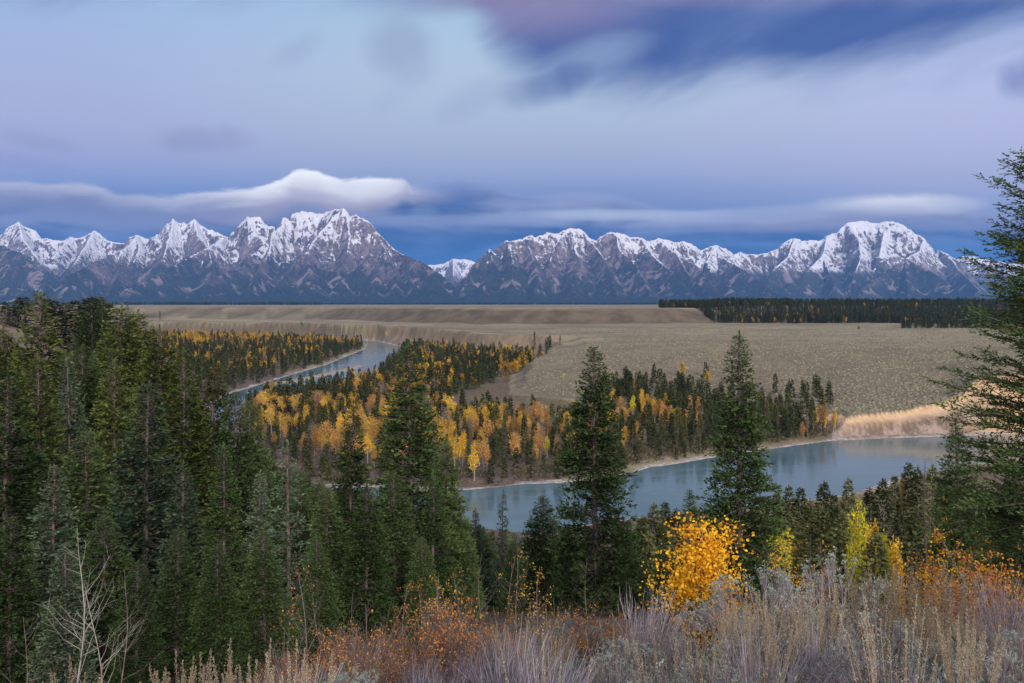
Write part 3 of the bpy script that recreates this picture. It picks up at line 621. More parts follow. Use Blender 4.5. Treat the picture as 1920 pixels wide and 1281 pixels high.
# ------------------------------------------------------------------ hero conifers on the near slope
TREES = [  # px, top py, depth, proto, width factor, name, label
 (6, 690, 30, 'fir2', 1.0, 'fir_tree', 'dark fir cut by the left edge of the view, grey trunk showing'),
 (66, 545, 58, 'olive2', 1.25, 'fir_tree', 'broad olive fir with brown cones, its tip standing above the far plain at left'),
 (80, 664, 38, 'olive2', .85, 'fir_tree', 'pale-tipped fir with bare trunk, second trunk from the left edge'),
 (132, 668, 46, 'spruce', 1.0, 'spruce_tree', 'blue-green spruce just right of the pale-tipped fir near the left edge'),
 (97, 868, 27, 'spruce2', .95, 'spruce_tree', 'short grey-green spruce low at left, behind the bare white sapling'),
 (215, 675, 43, 'olive', .8, 'fir_tree', 'pointed light olive fir left of the tree with the long bare trunk'),
 (276, 712, 34, 'spruce2', 1.05, 'spruce_tree', 'blue-green spruce with long straight bare trunk at lower left'),
 (345, 650, 45, 'olive2', .95, 'fir_tree', 'olive fir with dead grey limbs among its upper branches'),
 (398, 672, 50, 'olive', .9, 'fir_tree', 'rounded olive fir between the dead-limbed fir and the river view'),
 (437, 728, 47, 'fir', .85, 'fir_tree', 'dark green fir on the right flank of the left stand'),
 (470, 745, 54, 'fir', 1.0, 'fir_tree', 'dark fir ending the left stand beside the yellow grove'),
 (424, 826, 31, 'fir2', .8, 'fir_tree', 'dark fir with pale slim trunk in the lower left stand'),
 (482, 878, 33, 'spruce', .85, 'spruce_tree', 'small dull green spruce left of the sparse pale spruce'),
 (548, 822, 31, 'thin', 1.05, 'spruce_tree', 'sparse pale green spruce with layered boughs left of centre'),
 (612, 905, 36, 'fir', .9, 'fir_tree', 'low dark fir right of the sparse pale spruce'),
 (655, 752, 49, 'fir2', .85, 'fir_tree', 'narrow dark fir left of the tall pale-trunked fir'),
 (682, 898, 31, 'fir', .95, 'fir_tree', 'short green fir in front of the tall pale-trunked fir'),
 (772, 640, 43, 'fir3', 1.12, 'fir_tree', 'tall fir with pale bare trunk near its top, left of centre'),
 (842, 820, 47, 'fir', .9, 'fir_tree', 'dark fir on the right skirt of the tall pale-trunked fir'),
 (936, 918, 62, 'thin', .7, 'spruce_tree', 'small sparse spruce standing against the near river water'),
 (893, 952, 66, 'spruce', .8, 'spruce_tree', 'small dark spruce just left of the sparse spruce by the water'),
 (1022, 926, 58, 'fir', 1.25, 'fir_tree', 'rounded dark fir left of the tall centre fir'),
 (1118, 642, 46, 'fir', 1.0, 'fir_tree', 'tall dark fir standing alone right of centre over the river'),
 (1386, 622, 52, 'fir3', 1.08, 'fir_tree', 'tall irregular fir right of the golden aspen bush'),
 (1298, 914, 82, 'fir', .9, 'fir_tree', 'mid-sized fir against the water left of the tall irregular fir'),
 (1798, 790, 62, 'fir3', 1.1, 'fir_tree', 'dense dark fir tucked behind the big overhanging fir at right'),
 (1902, 870, 48, 'fir', 1.0, 'fir_tree', 'dark fir by the right edge below the overhanging boughs'),
 (740, 880, 36, 'fir', 1.0, 'fir_tree', 'dark lower fir under the left side of the tall pale-trunked fir'),
 (812, 900, 38, 'fir2', 1.0, 'fir_tree', 'dark lower fir under the right side of the tall pale-trunked fir'),
 (560, 905, 44, 'fir', 1.0, 'fir_tree', 'dark fir filling the gap behind the sparse pale spruce'),
 (30, 780, 34, 'spruce', .9, 'spruce_tree', 'dull spruce between the two leftmost trunks'),
 (170, 800, 36, 'fir', 1.0, 'fir_tree', 'dark green fir between the bare sapling and the long bare trunk'),
 (345, 860, 31, 'spruce', .95, 'spruce_tree', 'low spruce right of the long bare trunk'),
 (1175, 985, 60, 'fir', .9, 'fir_tree', 'low dark fir under the right side of the tall centre fir'),
 (1060, 985, 52, 'fir', .9, 'fir_tree', 'low dark fir under the left side of the tall centre fir'),
 (222, 570, 76, 'olive', 1.35, 'fir_tree', 'wide rounded olive fir at the top of the left stand'),
 (262, 582, 82, 'olive', 1.25, 'fir_tree', 'rounded olive fir on the right shoulder of the left stand'),
 (300, 612, 66, 'olive', 1.2, 'fir_tree', 'broad olive fir in the left stand below the yellow flats'),
 (175, 560, 120, 'fir', 1.3, 'fir_tree', 'distant dark fir where the left bluff drops away'),
 (195, 566, 128, 'fir2', 1.3, 'fir_tree', 'second distant fir at the end of the left bluff'),
 (150, 640, 70, 'fir', 1.2, 'fir_tree', 'dark fir between the broad coned fir and rounded olive firs'),
 (10, 610, 62, 'olive', 1.1, 'fir_tree', 'olive fir at the upper left edge below the brown bluff'),
]
rt = np.random.default_rng(5)
TREES += [
 (20, 960, 22, 'fir', 1.0, 'fir_tree', 'low dark fir in the bottom left corner, nearest the frame edge'), (120, 1010, 21, 'spruce2', 1.0, 'spruce_tree', 'low spruce directly behind the bare white sapling'), (190, 960, 24, 'fir', 1.1, 'fir_tree', 'dark fir between the white sapling and the long bare trunk'),
 (330, 985, 23, 'fir3', 1.0, 'fir_tree', 'dark fir low in the hollow right of the long bare trunk'), (410, 1010, 22, 'fir', 1.0, 'fir_tree', 'dark low fir above the lilac stems at bottom left'), (500, 985, 25, 'fir', 1.0, 'fir_tree', 'dark fir low down, left of the leafless tan saplings'), (600, 1000, 28, 'fir3', 1.0, 'fir_tree', 'dark fir behind the leafless tan saplings'),
 (255, 1040, 20, 'fir', .9, 'fir_tree', 'lowest dark fir at the foot of the long bare trunk'), (880, 1000, 44, 'fir3', 1.0, 'fir_tree', 'dark fir below the small sparse water-side spruce'), (960, 1010, 50, 'fir', 1.0, 'fir_tree', 'dark low fir between the water-side spruce and rounded dark fir'), (700, 990, 34, 'fir3', 1.0, 'fir_tree', 'dark fir above the orange shrubs left of centre'),
 (790, 1000, 32, 'fir', 1.0, 'fir_tree', 'dark fir above the orange shrubs at bottom centre'), (1240, 1010, 56, 'fir3', .9, 'fir_tree', 'low dark fir just left of the golden aspen bush'), (1330, 950, 60, 'fir', .9, 'fir_tree', 'dark fir right behind the golden aspen bush'), (1430, 985, 62, 'fir3', .9, 'fir_tree', 'dark fir at the right foot of the tall irregular fir'),
]
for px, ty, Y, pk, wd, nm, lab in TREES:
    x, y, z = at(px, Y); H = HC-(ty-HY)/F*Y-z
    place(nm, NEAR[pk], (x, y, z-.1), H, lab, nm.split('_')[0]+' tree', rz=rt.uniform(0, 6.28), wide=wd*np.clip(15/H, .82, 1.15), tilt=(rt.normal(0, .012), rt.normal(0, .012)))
# big overhanging fir at the right edge
r_ = np.random.default_rng(77)
BIG = proto_conifer(78, M['fir'], 17.0, 4.9, spacing=.28, nb=7, tw=.085, bl=.13, bw=.050, rise=.60, droop=.45, power=.55, ragged=.55, base=.04, kper=2.5, spray=.34, dead=20)
x, y, z = at(1993, 20.5); place('fir_tree', BIG, (x, y, z), 64.3-z, 'big near fir whose ragged boughs reach in from the right edge', 'fir tree', rz=1.0)
# fill of the wooded slope
bg_n = 0
tops = [(-60, 640), (0, 650), (150, 660), (260, 640), (330, 690), (430, 790), (500, 850), (600, 900), (800, 950), (900, 985), (1000, 1000), (1300, 1010), (1950, 1010)]
for i in range(900):
    if bg_n >= 120: break
    px = rt.uniform(-60, 500) if rt.random() < .45 else (rt.uniform(440, 900) if rt.random() < .8 else rt.uniform(860, 1250)); Y = rt.uniform(48, 150)
    x, y, z = at(px, Y); H = rt.uniform(12, 19); ty = HY+(HC-z-H)*F/Y
    lim = np.interp(px, *zip(*tops))
    if ty < lim: H -= (lim-ty)*Y/F
    if H < 8.5: continue
    bg_n += 1
    sp_ = NEAR[['fir', 'fir2', 'olive', 'fir', 'spruce', 'fir3'][rt.integers(6)]]
    side = 'left' if px < 520 else ('centre-left' if px < 900 else 'centre')
    if Y < 95: lab = 'dark conifer crowded behind the front firs on the %s slope' % side
    else: lab = 'conifer in the deep shade far down the %s slope' % side
    place('fir_tree', sp_, (x, y, z-.1), H, lab, 'fir tree', 'conifers crowding the %s slope' % side, rz=rt.uniform(0, 6.28), wide=15/H*rt.uniform(.8, 1.15))

# trees of the near river bank, lower right
BANK = [(1225, 945, 150), (1246, 942, 152), (1270, 955, 148), (1205, 968, 135), (1455, 925, 140), (1478, 912, 165), (1500, 915, 150), (1520, 938, 140), (1545, 903, 160), (1562, 928, 150), (1590, 898, 158), (1612, 940, 140), (1632, 915, 165), (1655, 898, 160), (1676, 893, 168),
        (1690, 930, 140), (1704, 868, 175), (1722, 875, 172), (1748, 872, 165), (1765, 900, 150), (1785, 905, 140), (1580, 960, 120), (1545, 985, 105), (1640, 1000, 98), (1250, 985, 118), (1215, 1000, 110), (1480, 965, 118), (1720, 950, 115), (1770, 965, 100), (1500, 1000, 92), (1850, 930, 120), (1880, 960, 95), (1420, 960, 115), (1360, 985, 105)]
for i, (px, ty, Y) in enumerate(BANK):
    x, y, z = at(px, Y); H = max(6, HC-(ty-HY)/F*Y-z)
    q = ('%s dark spruce along the near river bank, %s' % (['slim', 'tall', 'bushy'][i % 3], 'left of the golden aspen bush' if px < 1300 else ('between the tall irregular fir and lime aspens' if px < 1600 else 'below the eroded river bluff')))
    place('spruce_tree', MID[i % 5], (x, y, z), H, q, 'spruce tree', 'spruces along the near river bank', rz=i*1.3, wide=1.3*15/H*np.clip(H/15, .7, 1.2))

for i in range(70):
    px = rt.uniform(430, 900); Y = rt.uniform(95, 235); x, y, z = at(px, Y)
    if z < 1.2: continue
    if float(sdist(np.array([x]), np.array([y]), RIV)[0]) < 4 or bool(inside(np.array([x]), np.array([y]), PEN)[0]): continue
    H = rt.uniform(9, 15); ty = HY+(HC-z-H)*F/Y; lim = np.interp(px, [430, 480, 560, 620, 700, 900], [790, 850, 890, 925, 935, 990])
    if ty < lim: H -= (lim-ty)*Y/F
    if H < 5: continue
    place('spruce_tree', MID[i % 5], (x, y, z-.1), H, 'spruce low on the hidden river bank %s' % ('left of the tall pale-trunked fir' if px < 720 else 'right of the tall pale-trunked fir'), 'spruce tree', 'spruces on the hidden lower bank', rz=i*1.3, wide=1.25*15/H*np.clip(H/15, .7, 1.2))
for i in range(48):
    px = rt.uniform(1180, 1880) if i % 4 else rt.uniform(560, 1180); Y = rt.uniform(84, 165); x, y, z = at(px, Y); ty = rt.uniform(935, 1020) if px > 1180 else rt.uniform(985, 1060)
    if 1590 < px < 1670 and Y < 130: continue
    H = HC-(ty-HY)/F*Y-z
    if H < 5 or H > 19: continue
    place('spruce_tree', MID[i % 5], (x, y, z), H, 'spruce in the shaded belt below the near slope, %s' % ('left of the golden aspen bush' if px < 1300 else 'right of the golden aspen bush'), 'spruce tree', 'spruces in the belt below the near slope', rz=i*1.3, wide=1.25*15/H*np.clip(H/15, .7, 1.2))
# ------------------------------------------------------------------ golden aspen bush and other broadleaves near by
AB = proto_broad(401, M['amber'], M['twig'], 2.35, .98, n=6800, leaf=.044, tall=1.2, lobes=11, base=.10, fill=.15, hexa=True, twigs=90)
x, y, z = at(1312, 9.2); place('aspen_bush', AB, (x, y, z), 60-(962-570)/F*9.2-z, 'golden-orange aspen bush glowing above the sagebrush right of centre', 'aspen', rz=.4, wide=1.12)
LIME = [(1600, 965, 112, 'lime', .8, 'small yellow-green aspen left of the lime pair by the path'), (1680, 1000, 100, 'gold', .8, 'small amber aspen right of the lime pair by the path'), (1550, 1010, 96, 'gold', .9, 'amber aspen in the gap between bank spruces and silver sagebrush'), (1440, 1005, 92, 'lime', .9, 'dull yellow aspen tucked against the tall irregular fir'), (1612, 935, 128, 'lime', 1.0, 'yellow-green aspen beside the path below the river, upper of the pair'), (1655, 985, 112, 'lime', .9, 'bright lime-yellow aspen, lower of the pair by the path'), (1636, 968, 122, 'gold', .8, 'small yellow aspen between the two lime aspens'),
        (1465, 985, 100, 'lime', 1.2, 'dull gold aspen left of the spruces, nearest the tall irregular fir'), (1502, 1002, 94, 'gold', .8, 'narrow dull gold aspen right of its larger neighbour'), (1692, 890, 175, 'peach', .7, 'rusty-peach tree poking up among the bank spruces'),
        (1832, 985, 70, 'gold', 1.0, 'thin gold aspen under the overhanging fir'), (1775, 925, 90, 'gold', .8, 'small gold aspen in the shade left of the overhanging fir')]
for px, ty, Y, k, wd, lab in LIME:
    x, y, z = at(px, Y); H = HC-(ty-HY)/F*Y-z
    place('aspen_tree', BRD[k][1 if wd < 1 else 0], (x, y, z), H, lab, 'aspen', rz=px*.1, wide=wd*13/H*np.clip(H/12, .6, 1))

# ------------------------------------------------------------------ bare saplings, orange shrubs
def sapling(seed, H, mat, nbr=16, leafn=0, lm='orange', stems=1, rad=.012, spread=.5, leaf=.045):
    r = np.random.default_rng(seed); W_ = []; tips = []
    for s_ in range(stems):
        lean = r.normal(0, .10 if stems == 1 else spread*.45, 2); h = H*(1 if s_ == 0 else r.uniform(.55, .95))
        tz = np.linspace(0, h, 9); f = tz/h
        tp = np.stack([lean[0]*h*f**1.3+np.sin(f*7+seed)*.015*h, lean[1]*h*f**1.3+np.cos(f*6+seed)*.015*h, tz], 1); tp[0, 2] = -.2
        W_.append(chain(tp, rad*h*(1-f)**.8+.0025, 5))
        n = nbr; fz = r.uniform(.18, .95, n); A = np.stack([np.interp(fz*h, tz, tp[:, q]) for q in range(3)], 1)
        az = r.uniform(0, 6.28, n); L = h*.34*(1.05-fz)**.8*r.uniform(.6, 1.2, n)+.05
        D = np.stack([np.cos(az)*.8, np.sin(az)*.8, r.uniform(.35, .9, n)], 1)
        m1 = A+D*L[:, None]*.5; D2 = nrm(D+np.array([[0, 0, .5]])+rdir(n, r)*.2); m2 = m1+D2*L[:, None]*.6
        r0 = rad*h*.35*(1.1-fz)+.002
        W_ += [prisms(A, m1, r0, r0*.6, 3), prisms(m1, m2, r0*.6, .0012, 3)]
        for _ in range(3):
            g_ = r.random(n)[:, None]; st = m1*(1-g_)+m2*g_; D3 = nrm(D2+rdir(n, r)*.7); e_ = st+D3*L[:, None]*.32
            W_.append(prisms(st, e_, r0*.35, .001, 3)); tips += [st*.5+e_*.5, e_]
        tips += [m1, m2]
    Wd = join(W_); T = np.concatenate(tips); p = Proto(); p.H = H; p.R = 1
    p.parts = [('stems', mk('stems', Wd[0], Wd[1], M[mat], link=False).data)]
    if leafn:
        i_ = r.integers(0, len(T), leafn); Pn = T[i_]+rdir(leafn, r)*.05*H*.5
        V, Fc = hexes(Pn, rdir(leafn, r), rdir(leafn, r), leaf*r.uniform(.6, 1.3, leafn), leaf)
        p.parts.append(('leaves', mk('leaves', V, Fc, M[lm], attrs=dict(tint=np.repeat(r.random(leafn), 6), tint2=np.repeat(r.random(leafn), 6)), link=False).data))
    return p
SAPB = [sapling(500+i, 3.6, 'palebark' if i < 2 else 'twig', nbr=22, rad=.0045) for i in range(4)]
SAPL = [sapling(510+i, 3.2, 'twig', nbr=20, leafn=130, lm='gold' if i % 2 else 'orange', rad=.007, leaf=.042) for i in range(4)]
SAPO = [sapling(540+i, 3.2, 'twig', nbr=26, leafn=620, lm=['orange', 'amber', 'orange'][i], stems=3, rad=.006, leaf=.05) for i in range(3)]
ORG = [sapling(520+i, 1.6, 'lilac' if i % 2 else 'twig', nbr=16, leafn=520, lm='orange', stems=12, rad=.005, leaf=.030) for i in range(4)]
TWG = [sapling(530+i, 1.5, 'lilac' if False else 'twig', nbr=14, leafn=60, lm='orange', stems=14, rad=.005, leaf=.03) for i in range(3)]
def put(name, protos, px, Y, H, label, cat, group=None, wide=1.0, i=0):
    x, y, z = at(px, Y); return place(name, protos[i % len(protos)], (x, y, z-.05), H, label, cat, group, rz=rt.uniform(0, 6.28), wide=wide)
def hh_(px, ty, Y):
    x, y, z = at(px, Y); return HC-(ty-HY)/F*Y-z
for k_, (px, ty, Y, pr, lab) in enumerate([
    (146, 972, 15, SAPB[0], 'bare white aspen sapling with forked limbs at lower left'), (202, 1075, 12, SAPB[1], 'thin bare pale sapling right of the large white one'), (45, 1150, 11, SAPB[2], 'low bare sapling in the bottom left corner'), (228, 1080, 16, SAPB[3], 'bare grey sapling in front of the long bare trunk'),
    (585, 1060, 15, SAPL[0], 'thin sapling with a few orange leaves, leftmost above the orange shrubs'), (612, 1060, 18, SAPB[3], 'leafless tan sapling left of centre'), (660, 1100, 14, SAPB[2], 'leafless brown sapling among the orange shrubs'), (700, 1120, 13, SAPB[3], 'short leafless sapling among the orange shrubs'),
    (755, 1095, 15, SAPL[2], 'sapling hung with reddish leaves left of the gold one'), (818, 1075, 14, SAPL[1], 'slender sapling hung with small gold leaves at bottom centre'), (800, 1085, 15, SAPL[0], 'slender sapling with round orange leaves at bottom centre'),
    (900, 1035, 18, SAPB[2], 'tall bare tan sapling left of the small water-side spruce'), (940, 1010, 20, SAPB[3], 'tall bare brown sapling below the small water-side spruce'), (972, 1030, 19, SAPL[3], 'tall sapling with faint gold leaves right of the small spruce'), (1000, 1060, 17, SAPL[1], 'brown-gold sapling left of the tall centre fir'),
    (870, 1070, 17, SAPL[0], 'rusty sapling at the edge of the dark firs'), (1100, 1040, 20, SAPB[2], 'bare sapling in front of the trunk of the tall centre fir'), (1050, 1100, 15, SAPB[3], 'short bare sapling left of the tall centre fir trunk'),
    (1445, 1080, 15, SAPB[2], 'bare twiggy sapling between golden bush and silver sagebrush'), (1738, 1060, 26, SAPL[2], 'reddish leafless sapling at the foot of the black snag'), (1870, 1010, 22, SAPL[1], 'gold-leaved sapling under the overhanging fir, nearest the edge'), (1840, 1040, 20, SAPL[2], 'orange-leaved sapling under the overhanging fir'), (1800, 1050, 24, SAPL[3], 'sparse gold sapling left of the overhanging fir boughs')]):
    x, y, z = at(px, Y); place('sapling', pr, (x, y, z-.05), HC-(ty-HY)/F*Y-z, lab, 'sapling', rz=k_*1.1)
# snag
r = np.random.default_rng(61); tz = np.linspace(-.3, 12, 12); T = chain(np.stack([np.sin(tz*.5)*.12, 0*tz, tz], 1), .11*(1-np.clip(tz, 0, 12)/12.5)+.012, 6)
zz = r.uniform(2, 11.5, 60); az = r.uniform(0, 6.28, 60); A = np.stack([np.sin(zz*.5)*.12, 0*zz, zz], 1); D = np.stack([np.cos(az), np.sin(az), r.uniform(-.2, .5, 60)], 1)*(.25+1.3*(12-zz)/12)[:, None]*r.uniform(.5, 1, 60)[:, None]
p = Proto(); p.H = 12; Wd = prisms(A, A+D, .022, .005, 3); M['snag'] = bark('weathered_snag', (.04, .035, .035, 1), (.13, .11, .11, 1))
p.parts = [('trunk', mk('trunk', T[0], T[1], M['snag'], link=False).data), ('branches', mk('branches', Wd[0], Wd[1], M['snag'], link=False).data)]
x, y, z = at(1736, 58); place('dead_tree', p, (x, y, z), hh_(1736, 862, 58), 'thin black dead snag standing before the near bank spruces at right', 'dead tree')
p2 = p; x, y, z = at(1760, 66); place('dead_tree', p2, (x, y, z), hh_(1760, 930, 66), 'shorter dead snag just right of the thin black one', 'dead tree', rz=2)
p2 = p; x, y, z = at(1520, 70); place('dead_tree', p2, (x, y, z), hh_(1500, 1000, 70), 'leafless grey trunk between the dull gold aspens', 'dead tree', rz=1)

for k_, (px, ty, Y) in enumerate([(1700, 1040, 22), (1722, 1015, 25), (1755, 1010, 21), (1785, 1030, 18), (1815, 1000, 20), (1845, 985, 19), (1868, 1035, 16), (1895, 1000, 18), (1912, 1060, 14), (1835, 1075, 15), (1480, 1035, 24), (1508, 1020, 26)]):
    x, y, z = at(px, Y); place('sapling', SAPO[k_ % 3], (x, y, z-.05), HC-(ty-HY)/F*Y-z, '%s russet and gold thicket sapling, %s' % (['small', 'leafy', 'tall'][k_ % 3], 'in the shade under the overhanging fir' if px > 1600 else 'beside the dull gold aspens'), 'sapling', 'russet and gold thicket saplings', rz=k_*1.7)
def zone_lab(px):
    for a, n_ in ((260, 'in the bottom left corner'), (480, 'below the long bare trunk'), (760, 'left of bottom centre'), (1010, 'below the dark firs at centre'), (1230, 'below the tall centre fir'), (1430, 'around the golden aspen bush'), (1650, 'right of the golden aspen bush')):
        if px < a: return n_
    return 'in the bottom right corner'
# orange shrubs
for i in range(64):
    px = rt.choice([rt.uniform(520, 960), rt.uniform(1740, 1930), rt.uniform(430, 1000)], p=[.55, .3, .15]); Y = rt.uniform(7.5, 17) if px < 1500 else rt.uniform(13, 26); x, y, z = at(px, Y)
    if HY+(HC-z)*F/Y < 1120: continue
    H = rt.uniform(.7, 1.55)*(.8 if Y < 9 else 1)
    place('orange_shrub', (ORG if rt.random() < .55 else TWG)[i % 3], (x, y, z-.05), H, '%s orange-leaved shrub %s' % ('tall' if H > 1.2 else 'low', zone_lab(px)), 'shrub', 'orange-leaved shrubs on the near slope', rz=rt.uniform(0, 6.28))
for i, (px, Y, H) in enumerate([(1040, 9, 1.0), (1100, 8.5, .9), (1160, 9.5, .9), (1700, 16, 1.6), (1760, 14, 1.5), (1830, 15, 2.2), (1880, 14, 2.2), (1790, 18, 2.0), (1500, 14, 1.0), (1575, 13, .9)]):
    put('orange_shrub', ORG, px, Y, H, '%s thinly leaved orange shrub %s' % ('tall' if H > 1.55 else 'low', zone_lab(px)), 'shrub', 'thin orange shrubs among the sagebrush', i=i)

# ------------------------------------------------------------------ sagebrush, seed stalks, dry lilac stems
def sagebrush(seed, R=.5, H=.62, nst=75, stalks=14, bare=.25):
    r = np.random.default_rng(seed)
    az = r.uniform(0, 6.28, nst); el = np.arccos(r.uniform(.12, 1, nst)); lump = 1+.22*np.sin(az*3+seed)+.12*np.sin(az*7)
    D = np.stack([np.cos(az)*np.sin(el)*R*lump, np.sin(az)*np.sin(el)*R*lump, np.cos(el)*H*(.8+.25*r.random(nst))+.05], 1)
    mid = D*.55+rdir(nst, r)*.04; mid[:, 2] *= .75
    W_ = [prisms(D*0+rdir(nst, r, .1)*.04, mid, .010, .006, 3), prisms(mid, D, .006, .002, 3)]
    lv = r.random(nst) > bare; base = D[lv]; nl = len(base)
    sub = np.repeat(base, 9, 0)+rdir(nl*9, r)*r.uniform(.01, .085, nl*9)[:, None]
    Ws = prisms(np.repeat(mid[lv]*.4+base*.6, 9, 0), sub, .003, .0012, 3); W_.append(Ws)
    k = 10; Pn = np.repeat(sub, k, 0)+rdir(nl*9*k, r)*.010
    Dn = nrm(np.repeat(base, 9*k, 0))*.7+rdir(len(Pn), r)*.85
    L = r.uniform(.010, .024, len(Pn)); V, Fc = blades(Pn, Dn, rdir(len(Pn), r), L, L*.42, mid=.65)
    t = np.clip(np.repeat(r.random(nl)*.7, 9*k)+r.normal(.15, .15, len(Pn)), 0, 1)
    p = Proto(); p.H = 1.0; Wd = join(W_)
    p.parts = [('stems', mk('stems', Wd[0], Wd[1], M['sagewood'], link=False).data), ('leaves', mk('leaves', V, Fc, M['sage'], attrs=dict(tint=t.repeat(4)), link=False).data)]
    if stalks: p.parts.append(('seed_stalks', stalk_mesh(r, stalks, R*.8, H*.7, H)))
    return p
def stalk_mesh(r, n, R, z0, H, top=(.28, .55), dens=110, mat='stalk', wd=.020):
    az = r.uniform(0, 6.28, n); rad = R*np.sqrt(r.random(n)); A = np.stack([np.cos(az)*rad*.6, np.sin(az)*rad*.6, np.full(n, z0*.3)], 1)
    lean = np.stack([np.cos(az)*rad*.5, np.sin(az)*rad*.5, np.zeros(n)], 1)+r.normal(0, .03, (n, 3)); L = r.uniform(*top, n)+z0
    T = A+lean; T[:, 2] = A[:, 2]+L
    W_ = [prisms(A, T, .0035, .0012, 3)]
    j = np.repeat(np.arange(n), dens); f = .42+.58*r.random(len(j)); Pn = A[j]*(1-f[:, None])+T[j]*f[:, None]
    rd_ = wd*np.sin(np.clip((f-.36)/.64, 0, 1)*math.pi)**.6; Dn = rdir(len(j), r); Pn = Pn+Dn*(rd_*r.random(len(j)))[:, None]
    Dn = Dn*.6+np.array([[0, 0, .9]]); l = r.uniform(.007, .016, len(j)); V, Fc = blades(Pn, Dn, rdir(len(j), r), l, l*.5)
    Vw, Fw = W_[0]; tint = np.concatenate([np.full(len(Vw), .3), np.repeat(r.random(len(j)), 4)])
    V2, F2 = join([(Vw, Fw), (V, Fc)]); return mk('seed_stalks', V2, F2, M[mat], attrs=dict(tint=tint), link=False).data
def plume(seed, n=26, R=.28):
    r = np.random.default_rng(seed); p = Proto(); p.H = 1.0
    p.parts = [('seed_stalks', stalk_mesh(r, n, R, .25, .5, top=(.35, .72), dens=300, wd=.022))]
    nl = 260; az = r.uniform(0, 6.28, nl); b_ = np.stack([np.cos(az), np.sin(az), 0*az], 1)*(R*np.sqrt(r.random(nl)))[:, None]; b_[:, 2] = r.uniform(0, .38, nl)
    L = r.uniform(.05, .12, nl); V, Fc = blades(b_, rdir(nl, r)*.5+np.array([[0, 0, .8]]), rdir(nl, r), L, L*.18)
    p.parts.append(('leaves', mk('leaves', V, Fc, M['sage'], attrs=dict(tint=r.random(nl).repeat(4)), link=False).data)); return p
def drystems(seed, n=110, R=.35, H=.9, curve=.35):
    r = np.random.default_rng(seed); az = r.uniform(0, 6.28, n); rad = R*np.sqrt(r.random(n)); pts = []
    out = np.stack([np.cos(az), np.sin(az), 0*az], 1)*rad[:, None]; L = H*r.uniform(.55, 1.05, n); w = r.normal(0, .05, (n, 3))+np.array([[.10, 0, 0]])
    q = []
    for f in (0, .3, .6, .85, 1.0):
        p_ = out*(.35+f*curve*2.2)+w*f*1.2+rdir(n, r)*.012; p_[:, 2] = L*(f-.13*f*f)-.04; q.append(p_)
    rs = (.0042, .0038, .0030, .0020, .0008); W_ = [prisms(q[i], q[i+1], rs[i], rs[i+1], 3) for i in range(4)]
    for i in (1, 2):
        for _ in range(2):
            e_ = q[i]+(nrm(q[i+1]-q[i])+rdir(n, r)*.45)*L[:, None]*.22; W_.append(prisms(q[i], e_, .0020, .0007, 3))
    V, Fc = join(W_); p = Proto(); p.H = 1.0
    t = np.repeat(r.random(len(V)//6+1), 6)[:len(V)]
    p.parts = [('stems', mk('stems', V, Fc, M['lilac'], attrs=dict(tint=t), link=False).data)]; return p
SAG = [sagebrush(600+i, stalks=[0, 12, 6, 0, 20][i], bare=[.05, .2, .3, .15, .3][i]) for i in range(5)]
PLM = [plume(620+i) for i in range(3)]
DRY = [drystems(630+i, curve=[.25, .45, .6][i]) for i in range(3)]
cnt = 0; used = []
for i in range(900):
    Y = 3.4*math.exp(rt.uniform(0, 1)*math.log(17/3.4)); px = rt.uniform(-60, 1980)
    thr = np.interp(px, [0, 300, 560, 900, 1050, 1250, 2000], [6.2, 6.2, 6.5, 8.5, 11, 13, 17])
    if Y > thr: continue
    if px < 900 and rt.random() < .45: continue
    x, y, z = at(px, Y)
    if abs(x-at(1312, 9.2)[0]) < .45 and 8.4 < Y < 9.8: continue
    if any((x-a)**2+(y-b_)**2 < d_*d_ for a, b_, d_ in used): continue
    w_ = rt.random(); px_n = px
    sagep = np.interp(px, [0, 500, 900, 1050, 2000], [.06, .05, .42, .74, .70]); plp = np.interp(px, [0, 150, 300, 900, 1500, 1700, 2000], [.3, .4, .15, .08, .14, .22, .12])
    d_ = .40 if Y < 8 else .55
    lim = np.interp(px, [0, 300, 500, 900, 1000, 1250, 1420, 1560, 1700, 1800, 1920], [1225, 1225, 1205, 1170, 1135, 1145, 1105, 1085, 1115, 1135, 1125])+rt.uniform(0, 60)
    hmax = HC-(lim-HY)*Y/F-z
    if hmax < .3: continue
    used.append((x, y, d_))
    near_ = 'at the very bottom' if Y < 5 else ('in the middle of the bank' if Y < 9 else 'on the crest of the bank')
    if w_ < sagep: place('sagebrush', SAG[i % 5], (x, y, z-.05), min(rt.uniform(.75, 1.2), hmax/(.74 if i % 5 in (0, 3) else 1.02)), 'silver-green sagebrush %s, %s' % (near_, zone_lab(px)), 'sagebrush', 'sagebrush on the near bank', rz=rt.uniform(0, 6.28))
    elif w_ < sagep+plp: place('seed_plume', PLM[i % 3], (x, y, z-.05), min(rt.uniform(.65, .95), hmax/.95), 'tan fuzzy seed plumes %s, %s' % (near_, zone_lab(px)), 'seed plumes', 'tan seed plumes on the near bank', rz=rt.uniform(0, 6.28))
    else: place('dry_stems', DRY[i % 3], (x, y, z-.05), min(rt.uniform(.45, .8), hmax/.85), 'lilac-grey bare stems %s, %s' % (near_, zone_lab(px)), 'dry brush', 'lilac-grey brush on the near bank', rz=rt.uniform(-.5, .5))
    cnt += 1
    if cnt > 290: break
print('BRUSH', cnt)
